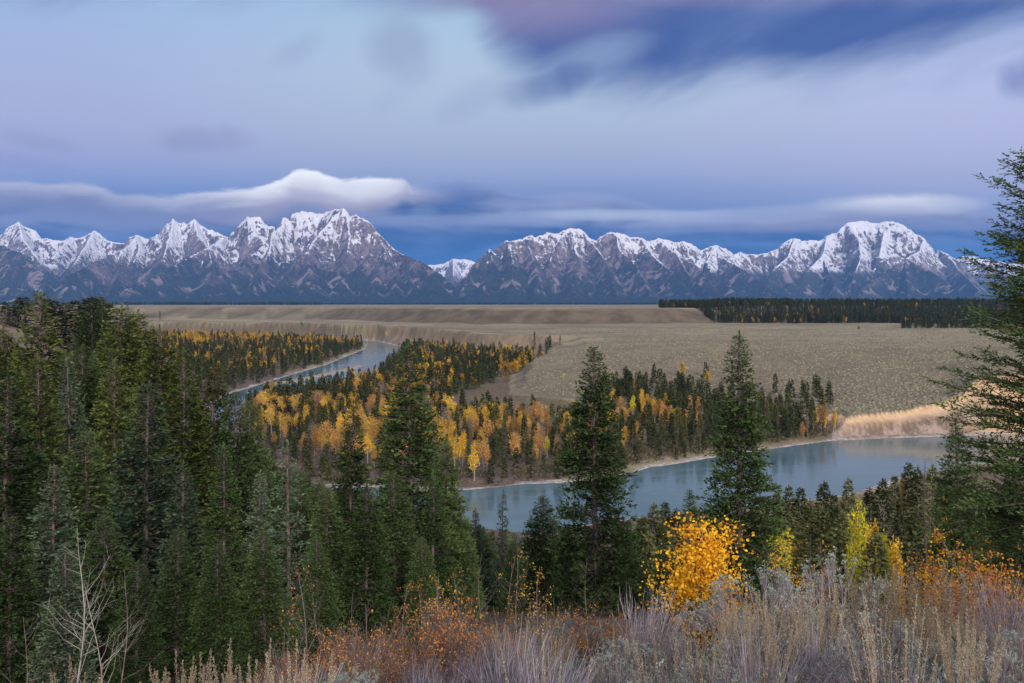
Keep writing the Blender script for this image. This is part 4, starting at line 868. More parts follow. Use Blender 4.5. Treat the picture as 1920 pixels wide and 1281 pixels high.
for px, Y, pr, H, nm, lab, cat in [(280, 4.6, DRY[1], .75, 'dry_stems', 'spray of pale lilac stems at the bottom left', 'dry brush'), (150, 4.4, PLM[0], .55, 'seed_plume', 'blurred tan plume cluster at the bottom left', 'seed plumes'), (1205, 7.8, DRY[0], 1.15, 'dry_stems', 'tall pale dry stems left of the golden aspen bush', 'dry brush'),
                              (1580, 8.5, SAG[0], 1.7, 'sagebrush', 'rounded silver sagebrush on the crest right of the golden bush', 'sagebrush'), (1440, 8.0, SAG[3], 1.5, 'sagebrush', 'lilac-grey sagebrush just right of the golden bush', 'sagebrush'), (1640, 5.2, PLM[1], .78, 'seed_plume', 'largest tan plume cluster, centre of the lower right bank', 'seed plumes'), (1580, 5.3, PLM[2], .7, 'seed_plume', 'tan plume cluster left of the largest one', 'seed plumes'),
                              (1530, 4.9, PLM[0], .68, 'seed_plume', 'tan plume cluster at the bottom, leftmost of three big clusters', 'seed plumes'), (1700, 5.6, PLM[2], .75, 'seed_plume', 'tan plume cluster just right of the largest one', 'seed plumes'), (1765, 4.6, PLM[0], .75, 'seed_plume', 'stubby rust-tan plume cluster near the bottom right corner', 'seed plumes'), (1885, 7.0, DRY[2], .95, 'dry_stems', 'tangle of pale bare stems at the right edge', 'dry brush')]:
    x, y, z = at(px, Y); place(nm, pr, (x, y, z-.05), H, lab, cat, rz=.2)
# ground litter and grass under the brush
r = np.random.default_rng(71); n = 26000; Y = 2.6*np.exp(r.random(n)*math.log(30/2.6)); px = r.uniform(-150, 2070, n); X = (px-CX)/F*Y; Zg = Hgt(X, Y)
pn = fbm(X*1.2, Y*1.2, 3, 91); k = pn > -.35; X, Y, Zg = X[k], Y[k], Zg[k]; n = len(X)
L = r.uniform(.08, .26, n)*(1+.02*Y); V, Fc = blades(np.stack([X, Y, Zg-.02], 1), rdir(n, r)*.45+np.array([[.05, 0, 1.]]), rdir(n, r), L, .005+.0008*Y, mid=.3)
tag(mk('dry_grass', V, Fc, M['grass'], attrs=dict(tint=r.random(n).repeat(4), tint2=r.random(n).repeat(4))), kind='stuff')
# dark understorey on the wooded slope
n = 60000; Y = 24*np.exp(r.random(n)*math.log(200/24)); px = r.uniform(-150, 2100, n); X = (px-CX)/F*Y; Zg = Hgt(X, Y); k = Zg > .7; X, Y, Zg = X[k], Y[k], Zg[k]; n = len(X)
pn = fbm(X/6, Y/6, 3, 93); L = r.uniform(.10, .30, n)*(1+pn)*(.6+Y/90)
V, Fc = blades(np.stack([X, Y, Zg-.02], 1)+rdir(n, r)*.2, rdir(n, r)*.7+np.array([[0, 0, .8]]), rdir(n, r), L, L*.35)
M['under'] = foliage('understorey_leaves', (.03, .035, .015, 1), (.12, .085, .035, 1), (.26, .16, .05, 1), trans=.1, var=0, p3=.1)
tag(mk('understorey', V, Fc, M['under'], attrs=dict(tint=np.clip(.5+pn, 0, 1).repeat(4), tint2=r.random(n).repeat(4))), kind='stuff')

# ------------------------------------------------------------------ floodplain forest
def poisson(poly, dmin, n, r):
    xs_, ys_ = zip(*poly); X = r.uniform(min(xs_), max(xs_), n); Y = r.uniform(min(ys_), max(ys_), n)
    k = inside(X, Y, poly); X, Y = X[k], Y[k]; seen = {}; out = []
    dm = dmin(X, Y) if callable(dmin) else np.full(len(X), dmin)
    for x_, y_, d_ in zip(X, Y, dm):
        c_ = (int(x_//6), int(y_//6)); ok = True
        for a in (-2, -1, 0, 1, 2):
            for b_ in (-2, -1, 0, 1, 2):
                for q in seen.get((c_[0]+a, c_[1]+b_), ()):
                    if (q[0]-x_)**2+(q[1]-y_)**2 < d_*d_: ok = False; break
                if not ok: break
            if not ok: break
        if ok: seen.setdefault(c_, []).append((x_, y_)); out.append((x_, y_))
    return np.array(out)
r = np.random.default_rng(81)
ZA = [P(*p, 2) for p in [(150, 632), (300, 628), (500, 634), (600, 640), (684, 646), (678, 655), (645, 668), (600, 684), (540, 700), (468, 724), (420, 736), (380, 760), (300, 790), (150, 760)]]
ZA2 = [P(*p, 2) for p in [(480, 632), (560, 631.5), (700, 635), (745, 640), (700, 642), (600, 637), (480, 636)]]
ZB = [P(*p, 2) for p in [(762, 652), (800, 650), (880, 652), (960, 660), (1005, 668)]] + [(10, 640), (-30, 540), P(985, 708, 2), P(900, 742, 2), P(945, 752, 2), P(1100, 772, 2), P(1300, 775, 2), P(1500, 790, 2), P(1572, 812, 2), P(1540, 826, 2), P(1460, 836, 2), P(1340, 850, 2), P(1260, 862, 2), P(1180, 870, 2),
      P(1060, 890, 2), P(980, 900, 2), P(860, 905, 2), P(700, 905, 2), P(600, 902, 2), P(560, 888, 2), P(488, 850, 2), P(452, 800, 2), P(465, 768, 2), P(512, 744, 2), P(605, 733, 2), P(708, 710, 2), P(750, 672, 2)]
CLR = [P(*p, 2) for p in [(790, 768), (850, 742), (910, 722), (985, 708), (1100, 765), (1110, 792), (1000, 792), (930, 780), (860, 772)]]
pts = []
for poly, dm, n in ((ZA, lambda X, Y: 5.6+Y*.0016, 26000), (ZB, lambda X, Y: 3.9+Y*.003, 80000)): pts.append(poisson(poly, dm, n, r))
TA = np.concatenate(pts)
# the slope stand of conifers, the ravine trees, far back rows
def strip(u0, u1, y0, y1, n, zz=8):
    u_ = r.uniform(u0, u1, n); v_ = r.uniform(0, 1, n); out = []
    for a, b_ in zip(u_, v_):
        out.append(P(a, y0+(y1-y0)*b_, zz))
    return out
SL_ = []
for u0, u1, ya, yb, n, zz in [(1090, 1180, 722, 742, 26, 8), (1150, 1330, 716, 752, 70, 9), (1180, 1330, 745, 775, 45, 5), (1330, 1420, 742, 775, 16, 6), (1420, 1500, 726, 760, 9, 10), (1500, 1560, 760, 790, 14, 5), (985, 1062, 640, 668, 26, 18), (880, 985, 640, 655, 16, 8), (490, 700, 638, 641.5, 120, 2), (330, 480, 619, 622, 8, 14)]:
    for x_, y_ in strip(u0, u1, ya, yb, n, zz): SL_.append((x_, y_))
SL_ = np.array(SL_)
ALL = np.concatenate([TA, SL_]); isS = np.concatenate([np.zeros(len(TA), bool), np.ones(len(SL_), bool)])
Zg, rd_, d1_, d2_, sdh_, bar_, _ = Hgt(ALL[:, 0], ALL[:, 1], True)
U_0 = CX+F*ALL[:, 0]/ALL[:, 1]
ok = (rd_ > 3.5) & (bar_ < .02) & ~(inside(ALL[:, 0], ALL[:, 1], CLR)) & ((isS & ((U_0 > 1075) | (Zg < 17))) | (~isS & (d1_ < 6))) & (inside(ALL[:, 0], ALL[:, 1], PEN) | (ALL[:, 0] < -100) & (sdh_ > 60))
ALL, Zg, isS, rd_ = ALL[ok], Zg[ok], isS[ok], rd_[ok]
U_ = CX+F*ALL[:, 0]/ALL[:, 1]; VV = HY+(HC-Zg)*F/ALL[:, 1]; k = (U_ > 180) & (U_ < 1620); ALL, Zg, isS, rd_, U_, VV = ALL[k], Zg[k], isS[k], rd_[k], U_[k], VV[k]
clus = fbm(ALL[:, 0]/34, ALL[:, 1]/34, 3, 95)
py = .24+clus*1.6
py -= np.where((U_ < 700) & (VV > 650) & (VV < 735), .14, 0)
py += np.where((VV > 780) & (U_ < 1110), .28, 0)+np.where((VV > 790) & (U_ > 1170) & (U_ < 1330), .15, 0)+np.where((VV < 648) & (U_ < 690), .45, 0)+np.where((U_ > 730) & (U_ < 900) & (VV < 700), .1, 0)-np.where((VV > 735) & (VV < 775) & (U_ > 860), .0, 0)
py -= np.where((rd_ < 16) & (VV > 830), .75, 0)+np.where((rd_ < 26) & (VV < 760), .5, 0)+np.where((U_ > 1330) & (U_ < 1530), .12, 0)
py = np.where(isS, .05, py)
broad = r.random(len(ALL)) < np.clip(py, 0.03, .93)
kind = np.where(broad, 1, 0)
q = r.random(len(ALL)); pe = np.clip(.52+fbm(ALL[:, 0]/45, ALL[:, 1]/45, 2, 97)*1.2+np.where(VV > 790, .12, 0)-np.where(VV < 650, .3, 0), .05, .9)
bk = np.where(q < pe*.8, 'peach', np.where(q < pe, 'grey', np.where(q > .95, 'lime', 'gold')))
Hs = np.where(kind == 0, r.uniform(8, 15.5, len(ALL)), r.uniform(8, 14, len(ALL)))
Hs = np.where((rd_ < 16) & (VV > 830) & (kind == 0), r.uniform(4, 10, len(ALL)), Hs); Hs = np.where(isS, Hs*.85, Hs)
order = np.argsort(ALL[:, 1]/Hs)
nC = 0; nB = 0; restC = []; restB = []
def lab_zone(u_, v_, s):
    if s: return 'on the sage slope' if u_ > 1080 else 'in the bluff ravine'
    if u_ < 690 and v_ < 735 and not (u_ > 560 and v_ > 700): return 'on the flat across the upstream bend'
    if u_ < 720: return 'in the grove left of the tall pale-trunked fir'
    if u_ < 870: return 'in the grove behind the tall pale-trunked fir'
    if u_ < 1060: return 'in the grove between the two tall centre firs'
    if u_ < 1180: return 'behind the tall centre fir'
    if u_ < 1330: return 'in the gap right of the tall centre fir'
    if u_ < 1450: return 'behind the tall irregular fir'
    return 'at the downstream end below the bare river bluff'
for t_ in order:
    x_, y_ = ALL[t_]; z_ = Zg[t_]-.15; H = Hs[t_]; zl = lab_zone(U_[t_], VV[t_], isS[t_]); row = 'near the water' if rd_[t_] < 28 else ('front rows' if y_ < 330 else 'middle rows' if y_ < 420 else 'back rows'); sz = 'tall' if H > 13.5 else ('short' if H < 9.5 else 'mid-height')
    if kind[t_] == 0:
        if nC < 95:
            nC += 1; place('spruce_tree', MID[t_ % 5] if r.random() > .05 else MIDRUST, (x_, y_, z_), H, '%s green spruce %s, %s' % (sz, zl, row), 'spruce tree', 'spruces of the river flat', rz=r.uniform(0, 6.28), wide=1.15*16/H*np.clip(H/16, .6, 1.2))
        else: restC.append((x_, y_, z_, H))
    else:
        if nB < 285:
            nB += 1; c_ = bk[t_]; cn = {'gold': 'golden', 'peach': 'faded amber', 'grey': 'leafless grey', 'lime': 'yellow-green'}[c_]
            place('cottonwood_tree', BRD[c_][t_ % 3], (x_, y_, z_), H, '%s %s cottonwood %s, %s' % (sz, cn, zl, row), 'cottonwood', '%s cottonwoods of the river flat' % cn, rz=r.uniform(0, 6.28), wide=13/H*np.clip(H/12, .6, 1.1))
        else: restB.append((x_, y_, z_, H, bk[t_]))
# landmark trees named in the photograph
for px, ty, by, H_, nm, pr, lab, cat, wd in [(1548, 773, 812, 0, 'aspen_tree', BRD['gold'][1], 'slim bright yellow aspen left of the pair by the bare bluff', 'aspen', .55), (1566, 765, 815, 0, 'aspen_tree', BRD['gold'][1], 'slim bright yellow aspen right of the pair by the bare bluff', 'aspen', .5), (1514, 765, 822, 0, 'aspen_tree', BRD['grey'][1], 'nearly leafless white-stemmed aspen left of the yellow pair', 'aspen', .6),
       (1002, 621, 657, 0, 'spruce_tree', MID[2], 'lone dark columnar spruce in the ravine at the bluff edge', 'spruce tree', 1.0), (1050, 628, 647, 0, 'spruce_tree', MID[1], 'small dark spruce at the lip of the sage bench', 'spruce tree', 1.0), (1062, 637, 643, 0, 'cottonwood_tree', BRD['gold'][2], 'small yellow cottonwood at the lip of the sage bench', 'cottonwood', 1.2),
       (1326, 703, 728, 0, 'spruce_tree', MID[0], 'lone spruce on the sage slope just left of the tall irregular fir', 'spruce tree', 1.0), (1452, 717, 740, 0, 'spruce_tree', MID[3], 'lone spruce on the sage slope right of the tall irregular fir', 'spruce tree', 1.0), (1480, 710, 737, 0, 'spruce_tree', MID[0], 'second lone spruce on the slope right of the tall irregular fir', 'spruce tree', 1.0), (1505, 718, 742, 0, 'spruce_tree', MID[2], 'third lone spruce on the slope right of the tall irregular fir', 'spruce tree', 1.0),
       (1610, 611, 618, 0, 'spruce_tree', MID[1], 'tiny lone spruce out on the wide sage plain', 'spruce tree', 2.0), (1057, 700, 711, 0, 'cottonwood_tree', BRD['lime'][2], 'small yellow-green shrub-like tree alone on the sage slope', 'cottonwood', 1.0), (565, 603, 609, 0, 'spruce_tree', MID[1], 'tiny dark tree on the bench above the upstream bend', 'spruce tree', 1.5), (385, 600, 612, 0, 'cottonwood_tree', BRD['lime'][0], 'small yellow-green tree above the far yellow grove', 'cottonwood', 1.3),
       (300, 583, 600, 0, 'spruce_tree', MID[1], 'distant dark tree at left behind the yellow flats', 'spruce tree', 1.3), (748, 641, 652, 0, 'spruce_tree', MID[0], 'small spruce at the tip of the river bend', 'spruce tree', 1.0), (725, 622, 634, 0, 'cottonwood_tree', BRD['lime'][0], 'yellow-green tree on the bank at the river bend', 'cottonwood', 1.3)]:
    # march the ray to the ground
    yy_ = np.geomspace(150, 2500, 4000); xx_ = (px-CX)/F*yy_; zz_ = Hgt(xx_, yy_); ray = HC-(by-HY)/F*yy_; h_ = np.argmax(zz_ >= ray); Yh = yy_[h_]; z_ = zz_[h_]
    H = (by-ty)/F*Yh; place(nm, pr, (xx_[h_], Yh, z_-.1), H, lab, cat, rz=px*.3, wide=wd*14/max(H, 4)*np.clip(H/13, .5, 1.1))
# trees on the left bluff
for i, (px, ty, Y) in enumerate([(9, 566, 330), (22, 572, 340), (35, 557, 345), (48, 556, 350), (90, 559, 352), (103, 563, 355), (122, 567, 365), (140, 563, 360), (165, 558, 300), (182, 556, 300), (200, 566, 300)]):
    x_, y_, z_ = at(px, Y); H = HC-(ty-HY)/F*Y-z_
    if H < 1.5: H = 3.0
    place('spruce_tree', MID[1], (x_, y_, z_-.1), H, 'small rounded tree on top of the brown left bluff, %s' % ['at the frame edge', 'second from the edge', 'third from the edge', 'fourth from the edge', 'left of the broad fir tip', 'behind the broad fir tip', 'right of the broad fir tip', 'farther right on the rim', 'first at the rim end', 'highest at the rim end', 'last at the rim end'][i], 'spruce tree', rz=i, wide=2.4)
# far hill forest
hf = []
for i in range(60000):
    if len(hf) > 7500: break
    u_ = r.uniform(1235, 2150); Y = 1195+(r.random()**1.5)*560; hf.append(((u_-CX)/F*Y, Y))
hf = [(a, b_) for a, b_ in hf]
hf = np.array(hf); z_, _, _, d2h, *_r = Hgt(hf[:, 0], hf[:, 1], True); uh = CX+F*hf[:, 0]/hf[:, 1]
base_y = HY+(HC-z_)*F/hf[:, 1]
k = (d2h > np.interp(uh, [1230, 1290, 1335, 1400, 3000], [95, 75, 12, -3, -3])) & (r.random(len(uh)) < np.interp(uh, [1235, 1330], [.75, 1]))
hf, z_, uh = hf[k], z_[k], uh[k]
for a, b_, c_ in zip(hf, z_, uh):
    if r.random() < .02+.16*float(fbm(a[0]/70, a[1]/90, 2, 66) > .22): restB.append((a[0], a[1], b_-.2, r.uniform(7, 12), 'gold'))
    else: restC.append((a[0], a[1], b_-.2, r.uniform(9, 17)))
for i in range(260):   # clump on the plain at right
    u_ = r.uniform(1690, 1960); Y = r.uniform(1010, 1100); x_ = (u_-CX)/F*Y; restC.append((x_, Y, gz(x_, Y)-.2, r.uniform(7, 13)))
for i in range(3800):  # far forests on the rise to the right
    u_ = r.uniform(1560, 2300); Y = r.uniform(2400, 4300); x_ = (u_-CX)/F*Y; restC.append((x_, Y, None, r.uniform(12, 20)))
for i in range(5200):  # dark line at the foot of the range
    u_ = r.uniform(-150, 2100); Y = r.uniform(6300, 8400) if u_ > 600 else r.uniform(4600, 8000); x_ = (u_-CX)/F*Y; restC.append((x_, Y, None, r.uniform(14, 24)))
miss = [i for i, a in enumerate(restC) if a[2] is None]; zz_ = Hgt(np.array([restC[i][0] for i in miss]), np.array([restC[i][1] for i in miss]))
for i, b_ in zip(miss, zz_): restC[i] = (restC[i][0], restC[i][1], b_-.3, restC[i][3])
print('REST', len(restC), len(restB), nC, nB)
def merge(name, items, protos, matfn, mats, mid_protos=None, lim=0):
    Vs = []; Fs = []; T1_ = []; T2_ = []; MI = []; o = 0; rq = np.random.default_rng(9)
    for it in items:
        x_, y_, z_, H = it[:4]; p_ = protos[rq.integers(len(protos))] if not (mid_protos and y_ < lim) else mid_protos[rq.integers(len(mid_protos))]
        V, Fc, t, t2 = p_.crown; Fc = Fc[0] if isinstance(Fc, list) else Fc; s = H/p_.H; w_ = s*1.12 if H > 12 else s*1.35
        if y_ > 2000: w_ *= 2.0
        a = rq.uniform(0, 6.28); c_, s_ = math.cos(a), math.sin(a)
        Q = np.empty_like(V); Q[:, 0] = (V[:, 0]*c_-V[:, 1]*s_)*w_+x_; Q[:, 1] = (V[:, 0]*s_+V[:, 1]*c_)*w_+y_; Q[:, 2] = V[:, 2]*s+z_
        sh = rq.normal(0, .18); Vs.append(Q.astype(np.float32)); Fs.append(Fc+o); o += len(V); T1_.append(np.clip(t+sh, 0, 1)); T2_.append(t2)
        MI.append(np.full(len(Fc), matfn(it)))
    return mk(name, np.concatenate(Vs), [np.concatenate(Fs)], None, attrs=dict(tint=np.concatenate(T1_), tint2=np.concatenate(T2_)), mats=mats, mi=np.concatenate(MI))
tag(merge('conifer_forest', restC, FAR, lambda it: 0, [M['pine']], None, 0), kind='stuff')
bi = {'gold': 0, 'peach': 1, 'grey': 2, 'lime': 3}
tag(merge('cottonwood_forest', restB, FARB, lambda it: bi[it[4]], [M['gold'], M['peach'], M['greyleaf'], M['lime']]), kind='stuff')
# sagebrush dotting the bench slope: low domes
n = 46000; u_ = r.uniform(930, 1960, n); Y = 335*np.exp(r.random(n)**1.15*math.log(1000/335)); X = (u_-CX)/F*Y
z_, rdq, d1q, *_r = Hgt(X, Y, True); tq = _r[-1]; k = (d1q > 12) & (rdq > 5) & (tq-z_ < .8) & (fbm(X/25, Y/25, 3, 99)+.35 > r.random(n)*.8-.25); X, Y, z_ = X[k], Y[k], z_[k]; n = len(X)
s = r.uniform(.35, .95, n)
cube = np.array([(1, 0, .1), (.5, .87, .1), (-.5, .87, .1), (-1, 0, .1), (-.5, -.87, .1), (.5, -.87, .1), (.55, .2, .8), (-.3, .5, .85), (-.3, -.5, .8)])
ff = np.array([(0, 1, 6), (1, 2, 7), (2, 3, 7), (3, 4, 8), (4, 5, 8), (5, 0, 6), (1, 7, 6), (3, 8, 7), (5, 6, 8), (6, 7, 8)])
a = r.uniform(0, 6.28, n); cx_, sx_ = np.cos(a)[:, None], np.sin(a)[:, None]; jt = 1+r.normal(0, .18, (n, 9))
Q = np.stack([X[:, None]+(cube[:, 0]*cx_-cube[:, 1]*sx_)*s[:, None]*jt, Y[:, None]+(cube[:, 0]*sx_+cube[:, 1]*cx_)*s[:, None]*jt, z_[:, None]-.1+cube[:, 2]*s[:, None]*.9*jt], -1).reshape(-1, 3)
tag(mk('distant_sagebrush', Q, (ff[None]+(np.arange(n)*9)[:, None, None]).reshape(-1, 3), M['shrub'], attrs=dict(tint=(r.random(n)[:, None]*.8+.2*(cube[:, 2] > .5)).ravel())), kind='stuff')
# low willows and riverside brush
n = 26000; i_ = r.integers(0, len(inner)-1, n); f = r.random(n); I = np.array([P(*p) for p in inner]); X = I[i_, 0]*(1-f)+I[i_+1, 0]*f; Y = I[i_, 1]*(1-f)+I[i_+1, 1]*f; X = X+r.normal(0, 9, n); Y = Y+np.abs(r.normal(0, 9, n))
z_, rdq, d1q, *_r = Hgt(X, Y, True); k = (rdq > 4) & (rdq < 22) & (d1q < 2) & (fbm(X/9, Y/9, 2, 44) > -.1); X, Y, z_ = X[k], Y[k], z_[k]; n = len(X)
L = r.uniform(.5, 1.3, n); V, Fc = blades(np.stack([X, Y, z_+r.uniform(0, 1.8, n)], 1), rdir(n, r)*.6+np.array([[0, 0, .8]]), rdir(n, r), L, L*.5)
M['willow'] = foliage('riverside_willow', (.085, .075, .05, 1), (.19, .15, .09, 1), (.14, .15, .04, 1), trans=.1, var=0, p3=.2)
tag(mk('riverside_brush', V, Fc, M['willow'], attrs=dict(tint=r.random(n).repeat(4), tint2=r.random(n).repeat(4))), kind='stuff')
# ------------------------------------------------------------------ haze
hz_m = bpy.data.materials.new('haze'); hz_m.use_nodes = True; nt = hz_m.node_tree
for n in list(nt.nodes):
    if n.type != 'OUTPUT_MATERIAL': nt.nodes.remove(n)
vol = nt.nodes.new('ShaderNodeVolumePrincipled'); vol.inputs['Color'].default_value = (.18, .46, 1.0, 1)
vol.inputs['Density'].default_value = 3.1e-5; vol.inputs['Anisotropy'].default_value = .0
nt.links.new(vol.outputs[0], nt.nodes['Material Output'].inputs['Volume'])
x0, x1, y0, y1, z0, z1 = -75000, 75000, -75000, 75000, -30, 1760
V = np.array([(x, y, z) for z in (z0, z1) for y in (y0, y1) for x in (x0, x1)], float)
Fc = np.array([(0, 2, 3, 1), (4, 5, 7, 6), (0, 1, 5, 4), (2, 6, 7, 3), (0, 4, 6, 2), (1, 3, 7, 5)])
tag(mk('haze', V, Fc, hz_m), kind='stuff')

# ------------------------------------------------------------------ sky
W = bpy.data.worlds.new('World'); scene.world = W; W.use_nodes = True; nt = W.node_tree; E.nt = nt
bg = nt.nodes['Background']
tc = nt.nodes.new('ShaderNodeTexCoord'); sp = nt.nodes.new('ShaderNodeSeparateXYZ'); nt.links.new(tc.outputs['Generated'], sp.inputs[0])
dx, dy, dz = [E(o) for o in sp.outputs]
yy = E.m('MAXIMUM', dy, .12)
u = dx/yy*F; v = dz/yy*F                # direction tangents, in photo pixels right of centre / above the horizon
u = E.m('MAXIMUM', E.m('MINIMUM', u, 3000), -3000)
def ramp(x, a, b_, stops):
    n = nt.nodes.new('ShaderNodeValToRGB'); r = n.color_ramp; r.interpolation = 'B_SPLINE' if len(stops) > 3 else 'EASE'
    r.elements[0].position = stops[0][0]; r.elements[0].color = stops[0][1]
    r.elements[1].position = stops[-1][0]; r.elements[1].color = stops[-1][1]
    for p_, c_ in stops[1:-1]:
        e = r.elements.new(p_); e.color = c_
    xx = (x-a)*(1.0/(b_-a)); nt.links.new(xx.s, n.inputs[0]); return n.outputs[0]
g_l = ramp(v, 0, 600, [(0, lin(70, 110, 165)), (.2, lin(78, 118, 180)), (.36, lin(130, 154, 208)), (.43, lin(160, 168, 212)), (.55, lin(178, 182, 218)), (.78, lin(176, 190, 226)), (1, lin(162, 192, 230))])
g_c = ramp(v, 0, 600, [(0, lin(50, 95, 150)), (.2, lin(66, 106, 168)), (.36, lin(146, 162, 206)), (.43, lin(168, 178, 210)), (.55, lin(182, 194, 218)), (.76, lin(188, 208, 228)), (1, lin(162, 198, 226))])
g_r = ramp(v, 0, 600, [(0, lin(84, 122, 172)), (.2, lin(100, 132, 186)), (.35, lin(172, 178, 214)), (.5, lin(192, 194, 226)), (.75, lin(196, 204, 238)), (1, lin(176, 198, 236))])
base = nmix(nst(-900, -100, u), g_l, g_c); base = nmix(nst(100, 900, u), base, g_r)
# high streaked cloud
th_ = math.radians(24); ca, sa = math.cos(th_), math.sin(th_)
al = u*ca+v*sa; ac = v*ca-u*sa
n1 = nnoise(ncomb(al*.0019, ac*.0075, .3), 1, 3, .5, .5); n2 = nnoise(ncomb(al*.0042, ac*.016, 1.7), 1, 3, .5, .6); n3 = nnoise(ncomb(u*.012+v*.004, v*.006, 4.4), 1, 3, .55, .5)
edge = ncurve(u, [(-300, 640), (-110, 590), (-40, 520), (30, 470), (110, 440), (220, 432), (330, 440), (440, 462), (560, 455), (650, 470), (800, 505), (960, 555), (1200, 600)], -300, 1200, 400, 660)
fld = v-edge+36+(n1-.5)*140+(n2-.5)*50
c1 = nst(-62, 70, fld)
def blob(cx, cy, rx, ry, ang=0.0, nz=0.0):
    c_, s_ = math.cos(ang), math.sin(ang); a = (u-(cx-CX))*c_+(v-(HY-cy))*s_; b_ = (v-(HY-cy))*c_-(u-(cx-CX))*s_
    a = a*(1/rx); b_ = b_*(1/ry); q = a*a+b_*b_
    if nz: q = q+(n3-.5)*nz+(n2-.5)*nz*.6
    return nst(1.7, -.5, q)
hole = blob(1120, 100, 110, 34, .25, .4)
c1 = c1*(1-hole*.4)
c1 = E.m('MAXIMUM', c1, blob(1060, 144, 120, 44, .32, .9)*.95)
mauve = nst(1250, 950, u+CX-(v-480)*1.2)*nst(445, 560, v+(n1-.5)*80); mauve2 = nst(525, 590, v+(n1-.5)*60-(u-200)*.04)
cc = nmix(E.m('MAXIMUM', mauve*.8, mauve2*.8), lin(72, 96, 158), lin(150, 138, 174))
cc = nmix(nst(.45, .7, n1)*.35, cc, lin(112, 136, 190))
c1 = c1*(.90+.10*nst(.2, .6, n2))
base = nmix(c1, base, cc)
for cx, cy, rx, ry, ang, s_, c_ in [(750, 88, 60, 55, -.3, .55, (142, 150, 186)), (555, 95, 50, 22, .5, .3, (140, 150, 190)), (388, 262, 75, 24, 0, .6, (138, 142, 182)), (60, 262, 75, 16, -.2, .35, (134, 140, 186)), (45, 305, 85, 14, -.15, .3, (130, 136, 184)),
                                (1935, 142, 60, 34, .3, .9, (108, 120, 178)), (900, 180, 80, 26, .5, .35, (150, 160, 196)), (735, 180, 45, 22, .6, .2, (150, 160, 196))]:
    base = nmix(blob(cx, cy, rx*1.15, ry*1.15, ang, 1.6)*s_*.85, base, lin(*c_))
# cloud bank behind and over the range
nb1 = nnoise(ncomb(u*.0042, v*.022, 2.2), 1, 4, .5, .35); nb2 = nnoise(ncomb(u*.012, v*.035, 5.1), 1, 4, .55, .4)
top = ncurve(u, [(-1200, 215), (-960, 229), (-900, 227), (-790, 220), (-700, 203), (-650, 204), (-600, 209), (-520, 212), (-460, 223), (-425, 235), (-395, 249), (-375, 249), (-350, 240), (-300, 231), (-240, 233), (-200, 231), (-185, 216), (-140, 214), (-70, 219), (0, 206), (60, 196), (130, 202), (220, 190), (330, 172), (420, 168), (540, 178), (640, 190), (700, 198), (735, 199), (790, 192), (860, 178), (960, 170), (1200, 165)], -1200, 1200, 120, 260)
d = top-v+6+(nb2-.5)*26+(nb1-.5)*16
soft = ncurve(u, [(-1200, 18), (-600, 12), (-450, 9), (-200, 10), (-150, 24), (200, 30), (450, 26), (700, 22), (1200, 45)], -1200, 1200, 0, 80)
mask = E.m('ADD', d/soft, 0, clamp=True); mask = mask*mask*(3-2*mask)
white = ncurve(u, [(-1200, .2), (-960, .35), (-700, .4), (-560, .5), (-460, .85), (-385, 1), (-300, .95), (-210, .7), (-170, .2), (-60, .08), (60, .3), (200, .3), (330, .35), (500, .4), (640, .55), (730, .95), (790, .55), (900, .15), (1200, .05)], -1200, 1200, 0, 1)
white = nst(0, 1, white)
wt = nmix(white, lin(164, 164, 196), (1.05, 1.05, 1.08, 1))
lil = nmix(white, lin(124, 126, 166), lin(172, 164, 186))
thick = ncurve(u, [(-1200, 50), (-960, 52), (-700, 58), (-450, 60), (-385, 70), (-250, 60), (-170, 26), (0, 20), (200, 26), (500, 36), (730, 40), (1200, 30)], -1200, 1200, 0, 100)
dd = d/thick
c_b = nmix(nst(.12, .85, dd+(nb1-.5)*.7), wt, lil)
steel = nmix(nst(.36, .66, nb1), lin(56, 84, 142), lin(136, 144, 184))
deep = nmix(nst(.42, .66, nb1), lin(26, 76, 138), lin(64, 110, 170))
c_low = nmix(nst(165, 95, v+(nb1-.5)*40), steel, deep)
c_b = nmix(nst(.75, 1.45, dd+(nb1-.5)*1.2), c_b, c_low)
base = nmix(mask, base, c_b)
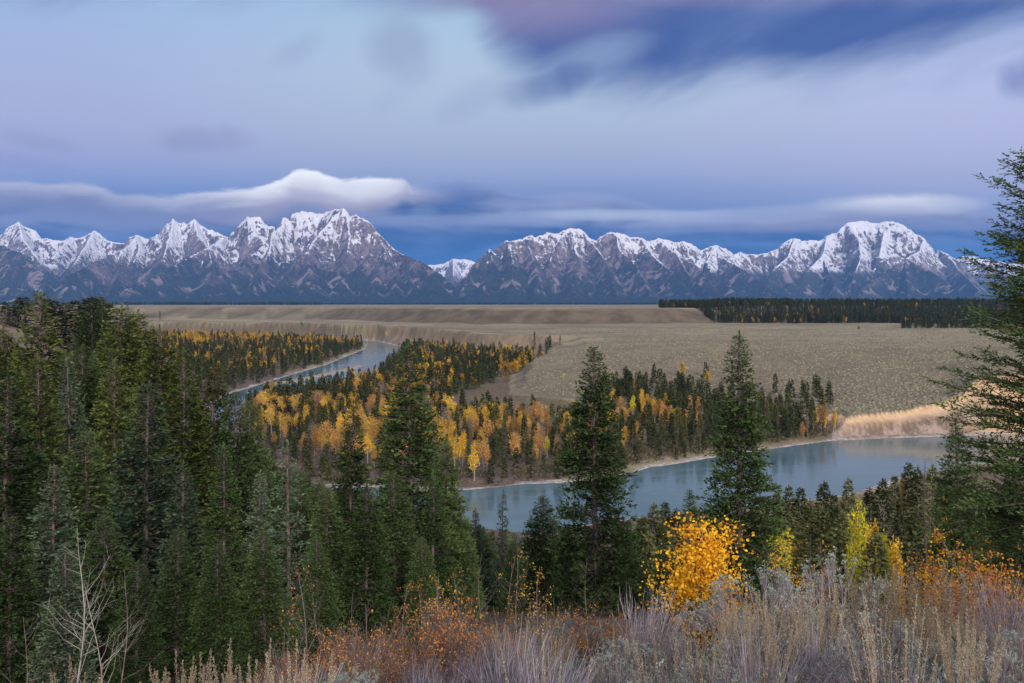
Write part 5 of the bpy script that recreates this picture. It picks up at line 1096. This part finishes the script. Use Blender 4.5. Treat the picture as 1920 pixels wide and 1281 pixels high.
for cx, cy, rx, ry, ang, s_, c_ in [(1150, 403, 210, 9, -.01, .85, (198, 208, 226)), (1000, 412, 120, 12, 0, .6, (180, 188, 216)), (1380, 404, 230, 11, .07, .7, (186, 192, 218)), (1090, 374, 80, 12, 0, .45, (166, 174, 206)), (1000, 388, 70, 10, 0, .45, (166, 176, 206)),
                                (797, 397, 26, 10, .1, .45, (140, 160, 198)), (1690, 384, 130, 16, 0, .85, (245, 244, 250)), (1640, 412, 330, 16, .02, .45, (150, 156, 192)), (860, 366, 70, 22, 0, .55, (96, 116, 172)), (1560, 398, 260, 12, .05, .5, (158, 166, 200)),
                                (150, 385, 260, 26, -.05, .5, (120, 132, 178)), (60, 430, 160, 9, -.05, .3, (120, 140, 186)), (660, 362, 150, 18, 0, .5, (214, 212, 226))]:
    base = nmix(blob(cx, cy, rx*1.1, ry*1.25, ang, 1.1)*s_*1.1, base, lin(*c_))
# the dawn side, behind the camera, is brighter and warmer
dawn = ramp(dz, 0, 1, [(0, (1.3, 1.05, .9, 1)), (.35, (1.2, 1.1, 1.1, 1)), (1, (1.15, 1.2, 1.5, 1))])
tot = nmix(nst(.55, -.1, dy), base, dawn)
tot = nmix(nst(.55, .9, dz), tot, (1.15, 1.2, 1.5, 1))
nt.links.new(tot, bg.inputs['Color']); bg.inputs['Strength'].default_value = 1.0

# ------------------------------------------------------------------ sun and camera
sl = bpy.data.lights.new('sun', 'SUN'); sl.energy = 3.1; sl.angle = math.radians(14); sl.color = (1, .90, .84)
so = bpy.data.objects.new('sun', sl); C.objects.link(so)
from mathutils import Vector
so.rotation_euler = Vector((-.38, 1.0, -.55)).to_track_quat('-Z', 'Y').to_euler()
cd = bpy.data.cameras.new('camera'); co = bpy.data.objects.new('camera', cd); C.objects.link(co); scene.camera = co
co.location = (0, 0, HC); co.rotation_euler = (math.radians(90), 0, 0)
cd.sensor_width = 36; cd.lens = 36*F/1920; cd.shift_y = -(640.5-HY)/1920
cd.clip_start = .05; cd.clip_end = 200000
vs = scene.view_settings; vs.view_transform = 'Standard'; vs.look = 'None'; vs.exposure = 0; vs.gamma = 1
scene.render.engine = 'CYCLES'; scene.cycles.volume_bounces = 0; scene.cycles.max_bounces = 6
